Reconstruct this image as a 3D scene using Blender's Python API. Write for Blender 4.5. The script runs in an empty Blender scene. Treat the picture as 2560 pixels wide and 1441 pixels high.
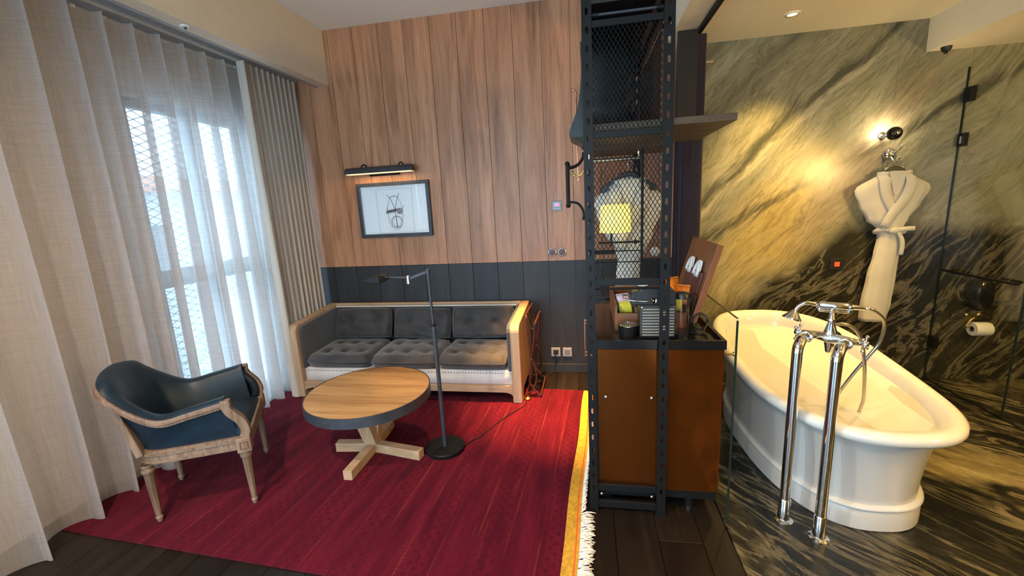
import bpy, math, random
from mathutils import Vector, Matrix
random.seed(7)
SC = bpy.context.scene
COL = SC.collection
PI = math.pi

# ---------------------------------------------------------------- camera
YAW, PITCH, ROLL, FPX = math.radians(10.293), math.radians(11.271), math.radians(-3.075), 1050.07
fwd = Vector((-math.sin(YAW)*math.cos(PITCH), math.cos(YAW)*math.cos(PITCH), -math.sin(PITCH)))
rt0 = Vector((math.cos(YAW), math.sin(YAW), 0)); up0 = rt0.cross(fwd)
rt = math.cos(ROLL)*rt0 + math.sin(ROLL)*up0
up = -math.sin(ROLL)*rt0 + math.cos(ROLL)*up0
camd = bpy.data.cameras.new('camera'); cam = bpy.data.objects.new('camera', camd); COL.objects.link(cam)
camd.sensor_fit = 'HORIZONTAL'; camd.sensor_width = 36; camd.lens = FPX/2560*36
camd.clip_start = .02; camd.clip_end = 300
m = Matrix((rt, up, -fwd)).transposed().to_4x4(); m.translation = (0, 0, 1.6)
cam.matrix_world = m
SC.camera = cam

# ---------------------------------------------------------------- world, exposure
w = bpy.data.worlds.new('sky'); SC.world = w; w.use_nodes = True
wn = w.node_tree.nodes; bg = wn['Background']
bg.inputs[0].default_value = (.52, .76, 1.0, 1); bg.inputs[1].default_value = 10.5
SC.view_settings.view_transform = 'Standard'; SC.view_settings.look = 'None'
SC.view_settings.exposure = 0.12; SC.view_settings.gamma = 1; SC.view_settings.use_curve_mapping = False

# portals: they only guide sampling of the sky light through the two windows
def portal(name, x, y, z, sy, sz, rot=(0, -PI/2, 0)):
    d = bpy.data.lights.new(name, 'AREA'); d.shape = 'RECTANGLE'; d.size = sz; d.size_y = sy
    d.cycles.is_portal = True
    o = bpy.data.objects.new(name, d); COL.objects.link(o); o.location = (x, y, z); o.rotation_euler = rot
portal('window_portal', -3.05, 2.97, 1.22, 1.04, 2.44)
portal('window_portal', -3.05, -.7, 1.22, 2.2, 2.44)
portal('window_portal', -1.1, -3.18, 1.22, 2.44, 2.8, (PI/2, 0, 0))

# ceiling lamps: (x, y, z, watts, colour, cone, blend, aim offset)
WARM = (1, .62, .16); SOFT = (1, .80, .62)
DOWNLIGHTS = [
    (1.39, 3.405, 2.753, 240, WARM, 84, 1, (0, .05)),
    (1.55, 1.55, 2.753, 85, WARM, 96, 1, (0, 0)),  # this and the next bathroom lamps: unseen, added for warm fill
    (2.45, .3, 2.529, 70, WARM, 96, 1, (0, 0)),
    (3.15, 2.4, 2.529, 50, WARM, 96, 1, (0, 0)),
    (1.45, .4, 2.753, 70, WARM, 96, 1, (0, 0)),
    (2.15, 2.75, 2.753, 110, WARM, 96, 1, (0, 0)),
    (-.42, 3.02, 3.214, 2300, (1, .50, .14), 34, 1, (.06, .05)),
    (-.86, 2.75, 3.214, 200, (1, .60, .24), 36, .9, (0, 0)),
    (-1.5, .3, 3.214, 280, SOFT, 150, 1, (0, 0)),  # this and the lamps below: unseen, added to brighten the living room
    (-.7, -.8, 3.214, 260, SOFT, 150, 1, (0, 0)),
    (-1.9, -1.9, 3.214, 260, SOFT, 150, 1, (0, 0)),
]

# ---------------------------------------------------------------- helpers
def tag(o, label=None, cat=None, group=None, kind=None):
    if label: o['label'] = label
    if cat: o['category'] = cat
    if group: o['group'] = group
    if kind: o['kind'] = kind
    return o
def wmat(o):
    mm = Matrix.Identity(4)
    while o is not None:
        mm = Matrix.LocRotScale(o.location, o.rotation_euler, o.scale) @ mm
        o = o.parent
    return mm
def empty(name, loc, label, cat, rz=0, group=None):
    o = bpy.data.objects.new(name, None); COL.objects.link(o); o.location = loc; o.rotation_euler = (0, 0, rz)
    o.empty_display_size = .05
    return tag(o, label, cat, group)
def frame_from(d):
    d = Vector(d).normalized()
    a = Vector((0, 0, 1)) if abs(d.z) < .95 else Vector((1, 0, 0))
    u = d.cross(a).normalized(); v = u.cross(d).normalized()
    return d, u, v
class MB:
    def __init__(s): s.v = []; s.f = []; s.M = None
    def add(s, vs, fs):
        b = len(s.v)
        if s.M is not None: vs = [s.M @ Vector(p) for p in vs]
        s.v += [tuple(p) for p in vs]; s.f += [tuple(i+b for i in f) for f in fs]; return s
    def box(s, x0, x1, y0, y1, z0, z1):
        return s.add([(x0,y0,z0),(x1,y0,z0),(x1,y1,z0),(x0,y1,z0),(x0,y0,z1),(x1,y0,z1),(x1,y1,z1),(x0,y1,z1)],
            [(0,3,2,1),(4,5,6,7),(0,1,5,4),(1,2,6,5),(2,3,7,6),(3,0,4,7)])
    def bar(s, p0, p1, w, h, upv=None, w1=None, h1=None):
        p0 = Vector(p0); p1 = Vector(p1); d = (p1-p0).normalized()
        if upv is None: d, u, v = frame_from(d)
        else: u = d.cross(Vector(upv)).normalized(); v = u.cross(d)
        w1 = w if w1 is None else w1; h1 = h if h1 is None else h1
        vs = [p + u*a*ww/2 + v*b*hh/2 for p, ww, hh in ((p0,w,h),(p1,w1,h1)) for a, b in ((-1,-1),(1,-1),(1,1),(-1,1))]
        return s.add(vs, [(0,1,2,3),(7,6,5,4),(0,4,5,1),(1,5,6,2),(2,6,7,3),(3,7,4,0)])
    def tube(s, path, r, n=10, closed=False, cap=True):
        P = [Vector(p) for p in path]; N = len(P)
        rr = r if isinstance(r, (list, tuple)) else [r]*N
        vs = []; pu = None
        for i, p in enumerate(P):
            if closed: t = P[(i+1) % N]-P[i-1]
            else: t = P[min(i+1, N-1)]-P[max(i-1, 0)]
            if t.length < 1e-9: t = Vector((0, 0, 1))
            t.normalize()
            if pu is None: d, u, v = frame_from(t)
            else:
                u = pu - t*pu.dot(t)
                if u.length < 1e-6: d, u, v = frame_from(t)
                u.normalize(); v = u.cross(t)
            pu = u; v = t.cross(u)
            for k in range(n):
                a = 2*PI*k/n; vs.append(p + (u*math.cos(a)+v*math.sin(a))*rr[i])
        fs = []
        for i in range(N if closed else N-1):
            j = (i+1) % N
            for k in range(n): fs.append((i*n+k, i*n+(k+1) % n, j*n+(k+1) % n, j*n+k))
        if cap and not closed: fs.append(tuple(range(n-1, -1, -1))); fs.append(tuple((N-1)*n+k for k in range(n)))
        return s.add(vs, fs)
    def cyl(s, p0, p1, r0, r1=None, n=16): return s.tube([p0, p1], [r0, r0 if r1 is None else r1], n)
    def lathe(s, prof, c=(0,0,0), n=24, axis=(0,0,1), cap=True):
        d, u, v = frame_from(axis); c = Vector(c); vs = []
        for r, z in prof:
            for k in range(n):
                a = 2*PI*k/n; vs.append(c + d*z + (u*math.cos(a)+v*math.sin(a))*max(r, 1e-5))
        fs = [(i*n+k, i*n+(k+1) % n, (i+1)*n+(k+1) % n, (i+1)*n+k) for i in range(len(prof)-1) for k in range(n)]
        if cap: fs.append(tuple(range(n-1, -1, -1))); fs.append(tuple((len(prof)-1)*n+k for k in range(n)))
        return s.add(vs, fs)
    def loft(s, rings, closed=True, cap=True):
        n = len(rings[0]); vs = [p for r in rings for p in r]; fs = []
        kk = n if closed else n-1
        for i in range(len(rings)-1):
            for k in range(kk): fs.append((i*n+k, i*n+(k+1) % n, (i+1)*n+(k+1) % n, (i+1)*n+k))
        if cap and closed: fs.append(tuple(range(n-1, -1, -1))); fs.append(tuple((len(rings)-1)*n+k for k in range(n)))
        return s.add(vs, fs)
    def grid(s, fn, nu, nv, thick=None):
        vs = [Vector(fn(i/nu, j/nv)) for j in range(nv+1) for i in range(nu+1)]; W = nu+1
        fs = [(j*W+i, j*W+i+1, (j+1)*W+i+1, (j+1)*W+i) for j in range(nv) for i in range(nu)]
        return s.add(vs, fs)
    def prism(s, poly, o, u, v, ext):
        o = Vector(o); u = Vector(u); v = Vector(v); ext = Vector(ext); n = len(poly)
        a = [o+u*p[0]+v*p[1] for p in poly]; b = [p+ext for p in a]
        return s.add(a+b, [tuple(range(n-1, -1, -1)), tuple(range(n, 2*n))] + [(i, (i+1) % n, n+(i+1) % n, n+i) for i in range(n)])
    def ball(s, c, r, n=14, m=8, sc=(1,1,1)):
        prof = [(math.sin(PI*i/m), -math.cos(PI*i/m)) for i in range(m+1)]
        vs = []; c = Vector(c)
        for a, z in prof:
            for k in range(n): vs.append(c+Vector((r*sc[0]*max(a,1e-4)*math.cos(2*PI*k/n), r*sc[1]*max(a,1e-4)*math.sin(2*PI*k/n), r*sc[2]*z)))
        return s.add(vs, [(i*n+k, i*n+(k+1) % n, (i+1)*n+(k+1) % n, (i+1)*n+k) for i in range(m) for k in range(n)])
    def build(s, name, mat, parent=None, smooth=False, world=True, bevel=0, seg=2, subsurf=0, solid=0, kind=None, label=None, cat=None, group=None):
        vs = s.v; loc = Vector((0, 0, 0))
        if parent is not None:
            if world:
                inv = wmat(parent).inverted(); vs = [inv @ Vector(p) for p in vs]
            xs = [p[0] for p in vs]; ys = [p[1] for p in vs]; zs = [p[2] for p in vs]
        else:
            xs = [p[0] for p in vs]; ys = [p[1] for p in vs]; zs = [p[2] for p in vs]
        loc = Vector(((min(xs)+max(xs))/2, (min(ys)+max(ys))/2, min(zs)))
        vs = [Vector(p)-loc for p in vs]
        me = bpy.data.meshes.new(name); me.from_pydata(vs, [], s.f); me.update()
        import bmesh
        bm = bmesh.new(); bm.from_mesh(me); bmesh.ops.remove_doubles(bm, verts=bm.verts, dist=1e-5)
        bmesh.ops.recalc_face_normals(bm, faces=bm.faces); bm.to_mesh(me); bm.free()
        o = bpy.data.objects.new(name, me); COL.objects.link(o); o.location = loc
        if parent is not None: o.parent = parent
        if mat is not None: me.materials.append(mat)
        if smooth:
            for p in me.polygons: p.use_smooth = True
            if smooth == 'auto':
                md = o.modifiers.new('es', 'EDGE_SPLIT'); md.split_angle = math.radians(38)
        if solid: md = o.modifiers.new('so', 'SOLIDIFY'); md.thickness = solid; md.offset = 0
        if bevel: md = o.modifiers.new('bv', 'BEVEL'); md.width = bevel; md.segments = seg; md.limit_method = 'ANGLE'; md.angle_limit = math.radians(40)
        if subsurf: md = o.modifiers.new('ss', 'SUBSURF'); md.levels = subsurf; md.render_levels = subsurf
        return tag(o, label, cat, group, kind)
def B(x0, x1, y0, y1, z0, z1): return MB().box(x0, x1, y0, y1, z0, z1)
def arc(c, r, a0, a1, n, u=(1,0,0), v=(0,0,1)):
    c = Vector(c); u = Vector(u); v = Vector(v)
    return [c+u*r*math.cos(a0+(a1-a0)*i/n)+v*r*math.sin(a0+(a1-a0)*i/n) for i in range(n+1)]
def spline(pts, k=8):
    P = [Vector(p) for p in pts]; P = [P[0]*2-P[1]]+P+[P[-1]*2-P[-2]]; out = []
    for i in range(1, len(P)-2):
        for j in range(k):
            t = j/k; a, b, c, d = P[i-1], P[i], P[i+1], P[i+2]
            out.append(.5*((2*b)+(c-a)*t+(2*a-5*b+4*c-d)*t*t+(3*b-a-3*c+d)*t**3))
    out.append(P[-2]); return out
def sstep(a, b, x):
    t = min(1, max(0, (x-a)/(b-a))); return t*t*(3-2*t)

# ---------------------------------------------------------------- materials
MATS = {}
class NT:
    def __init__(s, name):
        s.m = bpy.data.materials.new(name); s.m.use_nodes = True; s.t = s.m.node_tree; s.n = s.t.nodes
        s.bsdf = s.n['Principled BSDF']; s.out = s.n['Material Output']
    def new(s, typ, **kw):
        n = s.n.new('ShaderNode'+typ)
        for k, v in kw.items():
            if k.startswith('i_'): s.set(n.inputs[int(k[2:]) if k[2:].isdigit() else k[2:].replace('_', ' ')], v)
            else: setattr(n, k, v)
        return n
    def set(s, sock, v):
        if hasattr(v, 'is_output'): s.t.links.new(v, sock)
        elif hasattr(v, 'outputs'): s.t.links.new(v.outputs[0], sock)
        else:
            if sock.type == 'RGBA' and len(v) == 3: v = (*v, 1)
            sock.default_value = v
    def math(s, op, a, b=0, c=None):
        n = s.n.new('ShaderNodeMath'); n.operation = op; s.set(n.inputs[0], a); s.set(n.inputs[1], b)
        if c is not None: s.set(n.inputs[2], c)
        return n.outputs[0]
    def pos(s): return s.new('NewGeometry').outputs['Position']
    def objco(s): return s.new('TexCoord').outputs['Object']
    def mapping(s, co, loc=(0,0,0), rot=(0,0,0), sc=(1,1,1)):
        return s.new('Mapping', i_Vector=co, i_Location=loc, i_Rotation=rot, i_Scale=sc).outputs[0]
    def noise(s, co, scale=5, detail=4, rough=.55, dist=0):
        return s.new('TexNoise', i_Vector=co, i_Scale=scale, i_Detail=detail, i_Roughness=rough, i_Distortion=dist)
    def ramp(s, fac, stops, interp='LINEAR'):
        n = s.new('ValToRGB'); r = n.color_ramp; r.interpolation = interp
        while len(r.elements) < len(stops): r.elements.new(.5)
        for e, (p, c) in zip(r.elements, stops):
            e.position = p; e.color = (*c, 1) if not isinstance(c, (int, float)) else (c, c, c, 1)
        s.set(n.inputs[0], fac); return n.outputs[0]
    def mix(s, f, a, b, mode='MIX'):
        n = s.n.new('ShaderNodeMix'); n.data_type = 'RGBA'; n.blend_type = mode
        s.set(n.inputs[0], f); s.set(n.inputs[6], a); s.set(n.inputs[7], b); return n.outputs[2]
    def bump(s, h, strength=.2, dist=.01):
        n = s.new('Bump', i_Strength=strength, i_Distance=dist); s.set(n.inputs['Height'], h)
        s.t.links.new(n.outputs[0], s.bsdf.inputs['Normal'])
    def fin(s, **kw):
        for k, v in kw.items(): s.set(s.bsdf.inputs[k.replace('_', ' ')], v)
        MATS[s.m.name] = s.m; return s.m
def plain(name, col, rough=.5, metal=0, noise=.12, scale=30, bump=0, **kw):
    t = NT(name); co = t.objco()
    nz = t.noise(co, scale, 3)
    c = t.mix(t.ramp(nz.outputs[0], [(.3, 0.0), (.7, 1.0)]), tuple(x*(1-noise) for x in col), tuple(min(1, x*(1+noise)) for x in col))
    if bump: t.bump(nz.outputs[0], bump, .004)
    return t.fin(Base_Color=c, Roughness=rough, Metallic=metal, **kw)
def emit(name, col, st):
    t = NT(name); return t.fin(Base_Color=col, Emission_Color=(*col, 1), Emission_Strength=st)
def wood(name, dark, mid, light, axis='z', rough=.45, gs=1.0, islandvar=.25, half=None, spec=.5):
    """grain along the given axis; per-object tone via Object Info random"""
    t = NT(name); co = t.pos()
    rnd = t.new('ObjectInfo').outputs['Random']
    off = t.new('CombineXYZ', i_0=t.math('MULTIPLY', rnd, 37.0), i_1=t.math('MULTIPLY', rnd, 19.0), i_2=t.math('MULTIPLY', rnd, 53.0))
    va = t.new('VectorMath', operation='ADD', i_0=co, i_1=off.outputs[0]).outputs[0]
    sc = {'x': (.7, 9, 9), 'y': (9, .7, 9), 'z': (9, 9, .7)}[axis]
    mp = t.mapping(va, sc=tuple(a*gs for a in sc))
    n1 = t.noise(mp, 1.2, 5, .6, 1.2); n2 = t.noise(t.mapping(va, sc=tuple(a*gs*5 for a in sc)), 1.5, 3, .6)
    f = t.math('ADD', t.math('MULTIPLY', n1.outputs[0], .75), t.math('MULTIPLY', n2.outputs[0], .25))
    c = t.ramp(f, [(.28, dark), (.5, mid), (.72, light)])
    val = t.math('ADD', 1-islandvar/2, t.math('MULTIPLY', rnd, islandvar))
    if half is not None:
        # every board is glued from two staves of slightly different tone
        sx = t.new('SeparateXYZ', i_0=co).outputs[0]
        cell = t.math('FLOOR', t.math('DIVIDE', t.math('SUBTRACT', sx, half[0]), half[1]))
        wn_ = t.new('TexWhiteNoise', noise_dimensions='1D'); t.set(wn_.inputs['W'], cell)
        val = t.math('MULTIPLY', val, t.math('ADD', .86, t.math('MULTIPLY', wn_.outputs[0], .28)))
        kn = t.noise(t.mapping(va, sc=(3, 3, 1.3)), 1.1, 2, .5, .6)
        c = t.mix(t.ramp(kn.outputs[0], [(.68, 0.0), (.76, .55)]), c, dark)
    hsv = t.new('HueSaturation', i_Value=val, i_Color=c)
    t.bump(f, .12, .003)
    return t.fin(Base_Color=hsv.outputs[0], Roughness=rough, Specular_IOR_Level=spec)
def fabric(name, c0, c1, scale=900, rough=.95, sheen=.3, bump=.3, big=4):
    t = NT(name); co = t.objco()
    w1 = t.noise(t.mapping(co, sc=(scale, scale, scale*.12)), 1, 2); w2 = t.noise(t.mapping(co, sc=(scale*.12, scale*.12, scale)), 1, 2)
    f = t.math('MULTIPLY', t.math('ADD', w1.outputs[0], w2.outputs[0]), .5)
    b = t.noise(co, big, 3)
    c = t.mix(t.math('ADD', t.math('MULTIPLY', f, .4), t.math('MULTIPLY', t.ramp(b.outputs[0], [(.35, 0.0), (.68, 1.0)]), .6)), c0, c1)
    t.bump(f, bump, .002)
    return t.fin(Base_Color=c, Roughness=rough, Sheen_Weight=sheen)
def marble(name, wall):
    t = NT(name); co = t.pos()
    sx = t.new('SeparateXYZ', i_0=co); x, y, z = sx.outputs[0], sx.outputs[1], sx.outputs[2]
    if wall: p = t.new('CombineXYZ', i_0=x, i_1=z).outputs[0]; ang = math.radians(-50)
    else: p = t.new('CombineXYZ', i_0=x, i_1=y, i_2=7.3).outputs[0]; ang = math.radians(46)
    wv = t.noise(p, .9, 3, .5); wsub = t.new('VectorMath', operation='SUBTRACT', i_0=wv.outputs[1], i_1=(.5, .5, .5)).outputs[0]
    wsc = t.new('VectorMath', operation='SCALE', i_0=wsub); wsc.inputs['Scale'].default_value = .42 if wall else .3
    pw = t.new('VectorMath', operation='ADD', i_0=p, i_1=wsc.outputs[0]).outputs[0]
    pr_ = t.new('VectorRotate', rotation_type='Z_AXIS', i_Vector=pw, i_Angle=ang).outputs[0]
    s0 = t.noise(t.mapping(pr_, sc=(.6, 2.6, 1)), 1, 6, .62, .5).outputs[0]
    s1 = t.noise(t.mapping(pr_, sc=(2.4, 15, 1)), 1, 9, .68, .7).outputs[0]
    s2 = t.noise(t.mapping(pr_, sc=(14, 85, 1)), 1, 5, .78, .5).outputs[0]
    vn = t.noise(t.mapping(pr_, sc=(.8, 4.2, 1), loc=(3.1, 1.7, 2.2)), 1, 7, .62, 1.4).outputs[0]
    vein = t.ramp(t.math('ABSOLUTE', t.math('SUBTRACT', vn, .5)), [(0, 1.0), (.012, .75), (.035, 0.0)])
    dvn = t.noise(t.mapping(pr_, sc=(1.1, 7, 1), loc=(8.1, 4.7, 1.2)), 1, 7, .62, 1.2).outputs[0]
    dvein = t.ramp(t.math('ABSOLUTE', t.math('SUBTRACT', dvn, .5)), [(0, 1.0), (.01, .5), (.03, 0.0)])
    f = t.math('ADD', t.math('ADD', t.math('MULTIPLY', s0, .36), t.math('MULTIPLY', s1, .36)), t.math('MULTIPLY', s2, .28))
    if wall:
        green = t.ramp(f, [(.28, (.10, .10, .066)), (.43, (.20, .195, .13)), (.55, (.29, .28, .195)), (.72, (.44, .41, .31))])
        gold = t.ramp(f, [(.30, (.18, .125, .035)), (.44, (.36, .265, .09)), (.56, (.50, .385, .145)), (.70, (.62, .52, .28))])
        pink = t.ramp(f, [(.33, (.09, .075, .05)), (.5, (.26, .20, .14)), (.68, (.48, .38, .29))])
        dark = t.ramp(f, [(.34, (.008, .008, .006)), (.50, (.020, .019, .014)), (.60, (.042, .039, .025)), (.72, (.13, .11, .065))])
        n = t.math('MULTIPLY', t.math('SUBTRACT', t.noise(p, 1.6, 4).outputs[0], .5), .9)
        # gold body of the stone, a lens stretched along the flow
        rot = t.new('VectorRotate', rotation_type='Z_AXIS', i_Vector=p, i_Center=(1.5, 1.22, 0), i_Angle=math.radians(-50)).outputs[0]
        sr = t.new('SeparateXYZ', i_0=rot)
        du = t.math('DIVIDE', t.math('SUBTRACT', sr.outputs[0], 1.5), 1.05); dv = t.math('DIVIDE', t.math('SUBTRACT', sr.outputs[1], 1.22), .42)
        rr = t.math('ADD', t.math('SQRT', t.math('ADD', t.math('MULTIPLY', du, du), t.math('MULTIPLY', dv, dv))), n)
        gm = t.ramp(rr, [(.35, 1.0), (1.25, 0.0)])
        rot2 = t.new('VectorRotate', rotation_type='Z_AXIS', i_Vector=p, i_Center=(2.12, 1.8, 0), i_Angle=math.radians(-58)).outputs[0]
        sr2 = t.new('SeparateXYZ', i_0=rot2)
        du = t.math('DIVIDE', t.math('SUBTRACT', sr2.outputs[0], 2.12), .9); dv = t.math('DIVIDE', t.math('SUBTRACT', sr2.outputs[1], 1.8), .22)
        pm = t.ramp(t.math('ADD', t.math('SQRT', t.math('ADD', t.math('MULTIPLY', du, du), t.math('MULTIPLY', dv, dv))), n), [(.4, .9), (1.2, 0.0)])
        c = t.mix(gm, green, gold); c = t.mix(pm, c, pink)
        c = t.mix(t.math('MULTIPLY', dvein, .45), c, (.045, .045, .03)); c = t.mix(t.math('MULTIPLY', vein, .15), c, (.62, .56, .42))
        def seam(x0, z0, slope, wd, st, colr, c, nw=.30):
            q = t.math('SUBTRACT', z, t.math('ADD', z0, t.math('MULTIPLY', t.math('SUBTRACT', x, x0), slope)))
            q = t.math('ABSOLUTE', t.math('ADD', q, t.math('MULTIPLY', n, nw)))
            q = t.math('ADD', q, t.math('MULTIPLY', t.math('SUBTRACT', s1, .5), .30))
            return t.mix(t.ramp(q, [(0, st), (wd, 0.0)]), c, colr)
        c = seam(.95, 1.52, .93, .10, .85, (.045, .048, .035), c); c = seam(.95, 1.44, .93, .035, .55, (.58, .52, .38), c)
        c = seam(.95, 1.20, .55, .07, .8, (.035, .038, .028), c, .2); c = seam(.95, 2.65, 1.0, .22, .55, (.07, .075, .05), c); c = seam(1.6, 2.75, .9, .25, .6, (.06, .06, .04), c)
        # dark body below a rising diagonal
        zb = t.math('MINIMUM', t.math('ADD', .42, t.math('MULTIPLY', t.math('SUBTRACT', x, .9), .80)), t.math('ADD', 1.36, t.math('MULTIPLY', t.math('SUBTRACT', x, 2.3), -.05)))
        dd = t.math('ADD', t.math('SUBTRACT', zb, z), t.math('MULTIPLY', n, .38))
        dm = t.ramp(dd, [(0, 0.0), (.16, 1.0)])
        dk = t.mix(t.math('MULTIPLY', vein, .28), dark, (.50, .43, .27))
        c = t.mix(dm, c, dk)
        rough = t.math('ADD', .12, t.math('MULTIPLY', s2, .2))
    else:
        c = t.ramp(f, [(.38, (.007, .007, .006)), (.50, (.017, .0155, .011)), (.575, (.044, .039, .025)), (.64, (.115, .097, .055)), (.74, (.34, .29, .18))])
        c = t.mix(t.math('MULTIPLY', vein, .40), c, (.50, .42, .26)); c = t.mix(t.math('MULTIPLY', dvein, .7), c, (.012, .012, .01))
        lo = t.ramp(t.noise(p, 1.15, 4, .55, .8).outputs[0], [(.40, .16), (.60, 1.0)])
        c = t.mix(1.0, c, lo, 'MULTIPLY')
        c = t.mix(t.ramp(t.noise(p, .8, 4, .6, 1.5).outputs[0], [(.56, 0.0), (.66, .8)]), c, t.ramp(f, [(.35, (.05, .042, .02)), (.5, (.20, .165, .085)), (.7, (.45, .38, .24))]))
        rough = t.math('ADD', .16, t.math('MULTIPLY', s2, .2))
    return t.fin(Base_Color=c, Roughness=rough)
def cloth_mat(name, col, transp, trans, weave=700):
    t = NT(name); co = t.objco()
    w1 = t.noise(t.mapping(co, sc=(weave*.15, weave*.15, 6)), 1, 2).outputs[0]; w2 = t.noise(t.mapping(co, sc=(6, 6, weave*.3)), 1, 2).outputs[0]
    f = t.math('MULTIPLY', t.math('ADD', w1, w2), .5)
    c = t.mix(t.ramp(f, [(.35, 0.0), (.65, 1.0)]), tuple(a*.93 for a in col), col)
    d = t.new('BsdfDiffuse', i_Color=c); tr = t.new('BsdfTranslucent', i_Color=c); tp = t.new('BsdfTransparent')
    m1 = t.new('MixShader', i_0=trans); t.set(m1.inputs[1], d); t.set(m1.inputs[2], tr)
    m2 = t.new('MixShader', i_0=t.math('MULTIPLY', t.ramp(f, [(.3, 1.3), (.7, .7)]), transp)); t.set(m2.inputs[1], m1); t.set(m2.inputs[2], tp)
    t.t.links.new(m2.outputs[0], t.out.inputs[0]); MATS[name] = t.m; return t.m
def glass_mat(name, tint=(1, 1, 1), refl=1.0, rough=0.0):
    t = NT(name); fr = t.new('Fresnel', i_IOR=1.5)
    g = t.new('BsdfGlossy', i_Color=(1, 1, 1), i_Roughness=rough); tp = t.new('BsdfTransparent', i_Color=tint)
    m = t.new('MixShader', i_0=t.math('MULTIPLY', fr.outputs[0], refl)); t.set(m.inputs[1], tp); t.set(m.inputs[2], g)
    t.t.links.new(m.outputs[0], t.out.inputs[0]); MATS[name] = t.m; return t.m

M_plank = wood('oak_plank', (.21, .084, .040), (.44, .205, .106), (.57, .30, .17), 'z', .42, 1.0, .22, (-2.255-.2395*4, .2395/2))
M_black_plank = wood('black_stained_plank', (.010, .010, .012), (.020, .020, .023), (.034, .033, .037), 'z', .5, 1.0, .4, (-2.255-.2395*4, .2395/2))
M_floor = wood('dark_floorboard', (.0045, .0032, .0025), (.010, .0068, .0048), (.019, .0128, .009), 'y', .36, .8, .5, spec=.3)
M_oak = wood('pale_oak', (.30, .185, .10), (.44, .285, .165), (.55, .38, .235), 'z', .5, 1.5, .1)
M_oakx = wood('pale_oak_lengthwise', (.30, .185, .10), (.44, .285, .165), (.55, .38, .235), 'x', .5, 1.5, .1)
M_tabletop = wood('honey_oak_top', (.15, .065, .02), (.40, .215, .08), (.54, .325, .14), 'x', .33, .75, .22)
M_chairwood = wood('worn_limed_wood', (.075, .042, .025), (.20, .125, .08), (.31, .215, .15), 'z', .55, 2.5, .1)
M_shelfwood = wood('brown_shelf_wood', (.030, .018, .010), (.075, .045, .024), (.12, .078, .042), 'x', .5, 1, .15)
M_walnut = wood('walnut_veneer', (.07, .030, .016), (.13, .058, .032), (.18, .088, .05), 'z', .4, 1.5, .1)
M_marble = marble('forest_marble_wall', True)
M_marblef = marble('forest_marble_floor', False)
M_paint = plain('cream_paint', (.60, .54, .46), .8, noise=.03)
M_ceil = plain('white_ceiling_paint', (.86, .84, .80), .85, noise=.02)
M_ceilbath = plain('ceiling_paint_warm_lit', (.86, .77, .58), .85, noise=.02)  # white ceiling with the yellow lamp light put into its colour
M_pelmet = plain('beige_pelmet_paint', (.70, .60, .47), .8, noise=.03)
M_sheer = cloth_mat('sheer_linen', (.75, .70, .675), .30, .70)
M_drape = cloth_mat('heavy_linen', (.64, .565, .49), .0, .18)
M_purple = fabric('aubergine_velvet', (.012, .007, .016), (.030, .018, .036), 300, .9, .4)
M_black = plain('black_powder_coat', (.0070, .0070, .0075), .45, .0, bump=.05, scale=200, Specular_IOR_Level=.2)
M_mesh = plain('black_wire', (.004, .004, .0045), .55, Specular_IOR_Level=.15)
M_maroon = plain('dark_maroon_enamel', (.055, .014, .012), .4)
M_blackgloss = plain('black_gloss', (.008, .008, .009), .12)
M_blackplastic = plain('black_plastic', (.012, .012, .013), .35)
M_steelblue = plain('blackened_steel', (.045, .05, .062), .42, .3, .2, 18)
M_frame = plain('dark_window_frame', (.05, .055, .065), .5)
M_chrome = plain('polished_chrome', (.86, .86, .87), .06, 1, .01)
M_nickel = plain('brushed_nickel', (.55, .52, .48), .28, 1, .05)
M_brass = plain('brass', (.75, .50, .16), .25, 1, .08)
M_copper = plain('copper_rod', (.72, .33, .18), .3, 1, .08)
M_copperpanel = plain('copper_lacquer_panel', (.24, .066, .011), .13, .85, .08, 8)
M_enamel = plain('white_enamel', (.70, .685, .65), .10, 0, .01, 5)
M_enamelbody = plain('white_painted_body', (.54, .525, .50), .22, 0, .02, 5)
M_terry = fabric('white_terry', (.54, .515, .47), (.68, .66, .61), 220, .95, .3, .8)
M_white = plain('white_ceramic', (.82, .82, .80), .2, noise=.02)
M_velvet = fabric('charcoal_velvet', (.005, .0048, .006), (.046, .041, .043), 260, .7, .38, .25, 7)
M_velvet2 = fabric('taupe_charcoal_velvet', (.012, .010, .011), (.082, .066, .066), 260, .7, .42, .25, 7)
M_slate = fabric('slate_blue_upholstery', (.034, .041, .056), (.060, .070, .090), 600, .9, .3)
M_canvas = fabric('cream_canvas', (.52, .48, .45), (.68, .64, .61), 700, .95, .2)
M_leather = plain('petrol_blue_leather', (.007, .018, .031), .42, 0, .25, 14, .10, Specular_IOR_Level=.35)
M_hide = plain('black_hide', (.014, .013, .013), .4, 0, .2, 20, .15)
M_greenfelt = plain('green_lining', (.035, .045, .022), .85)
M_tan = plain('tan_leather', (.22, .075, .025), .42, 0, .12, 12, .1)
M_oxblood = plain('oxblood_leather', (.13, .038, .028), .38, 0, .2, 10, .1)
M_paper = plain('white_paper', (.90, .91, .93), .6, noise=.02)
M_ink = plain('black_ink', (.02, .02, .024), .7)
M_orange = plain('orange_foil', (.85, .22, .01), .35, 0, .3, 40)
M_yellowpk = plain('lime_sachet', (.70, .68, .06), .5)
M_lilac = plain('lilac_sachet', (.50, .45, .62), .5)
M_silverrib = plain('titanium_grey', (.36, .34, .32), .33, .6, .1)
M_ribgap = plain('dark_titanium', (.05, .048, .046), .4, .5, .1)
M_glass = glass_mat('clear_glass', (.985, 1, .985), .15)
M_tank = glass_mat('clear_plastic', (.86, .86, .86), .9, .02)
M_glasspic = glass_mat('picture_glass', (1, 1, 1), 1.0)
M_glassedge = plain('dark_glass_edge', (.012, .022, .018), .15)
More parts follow.
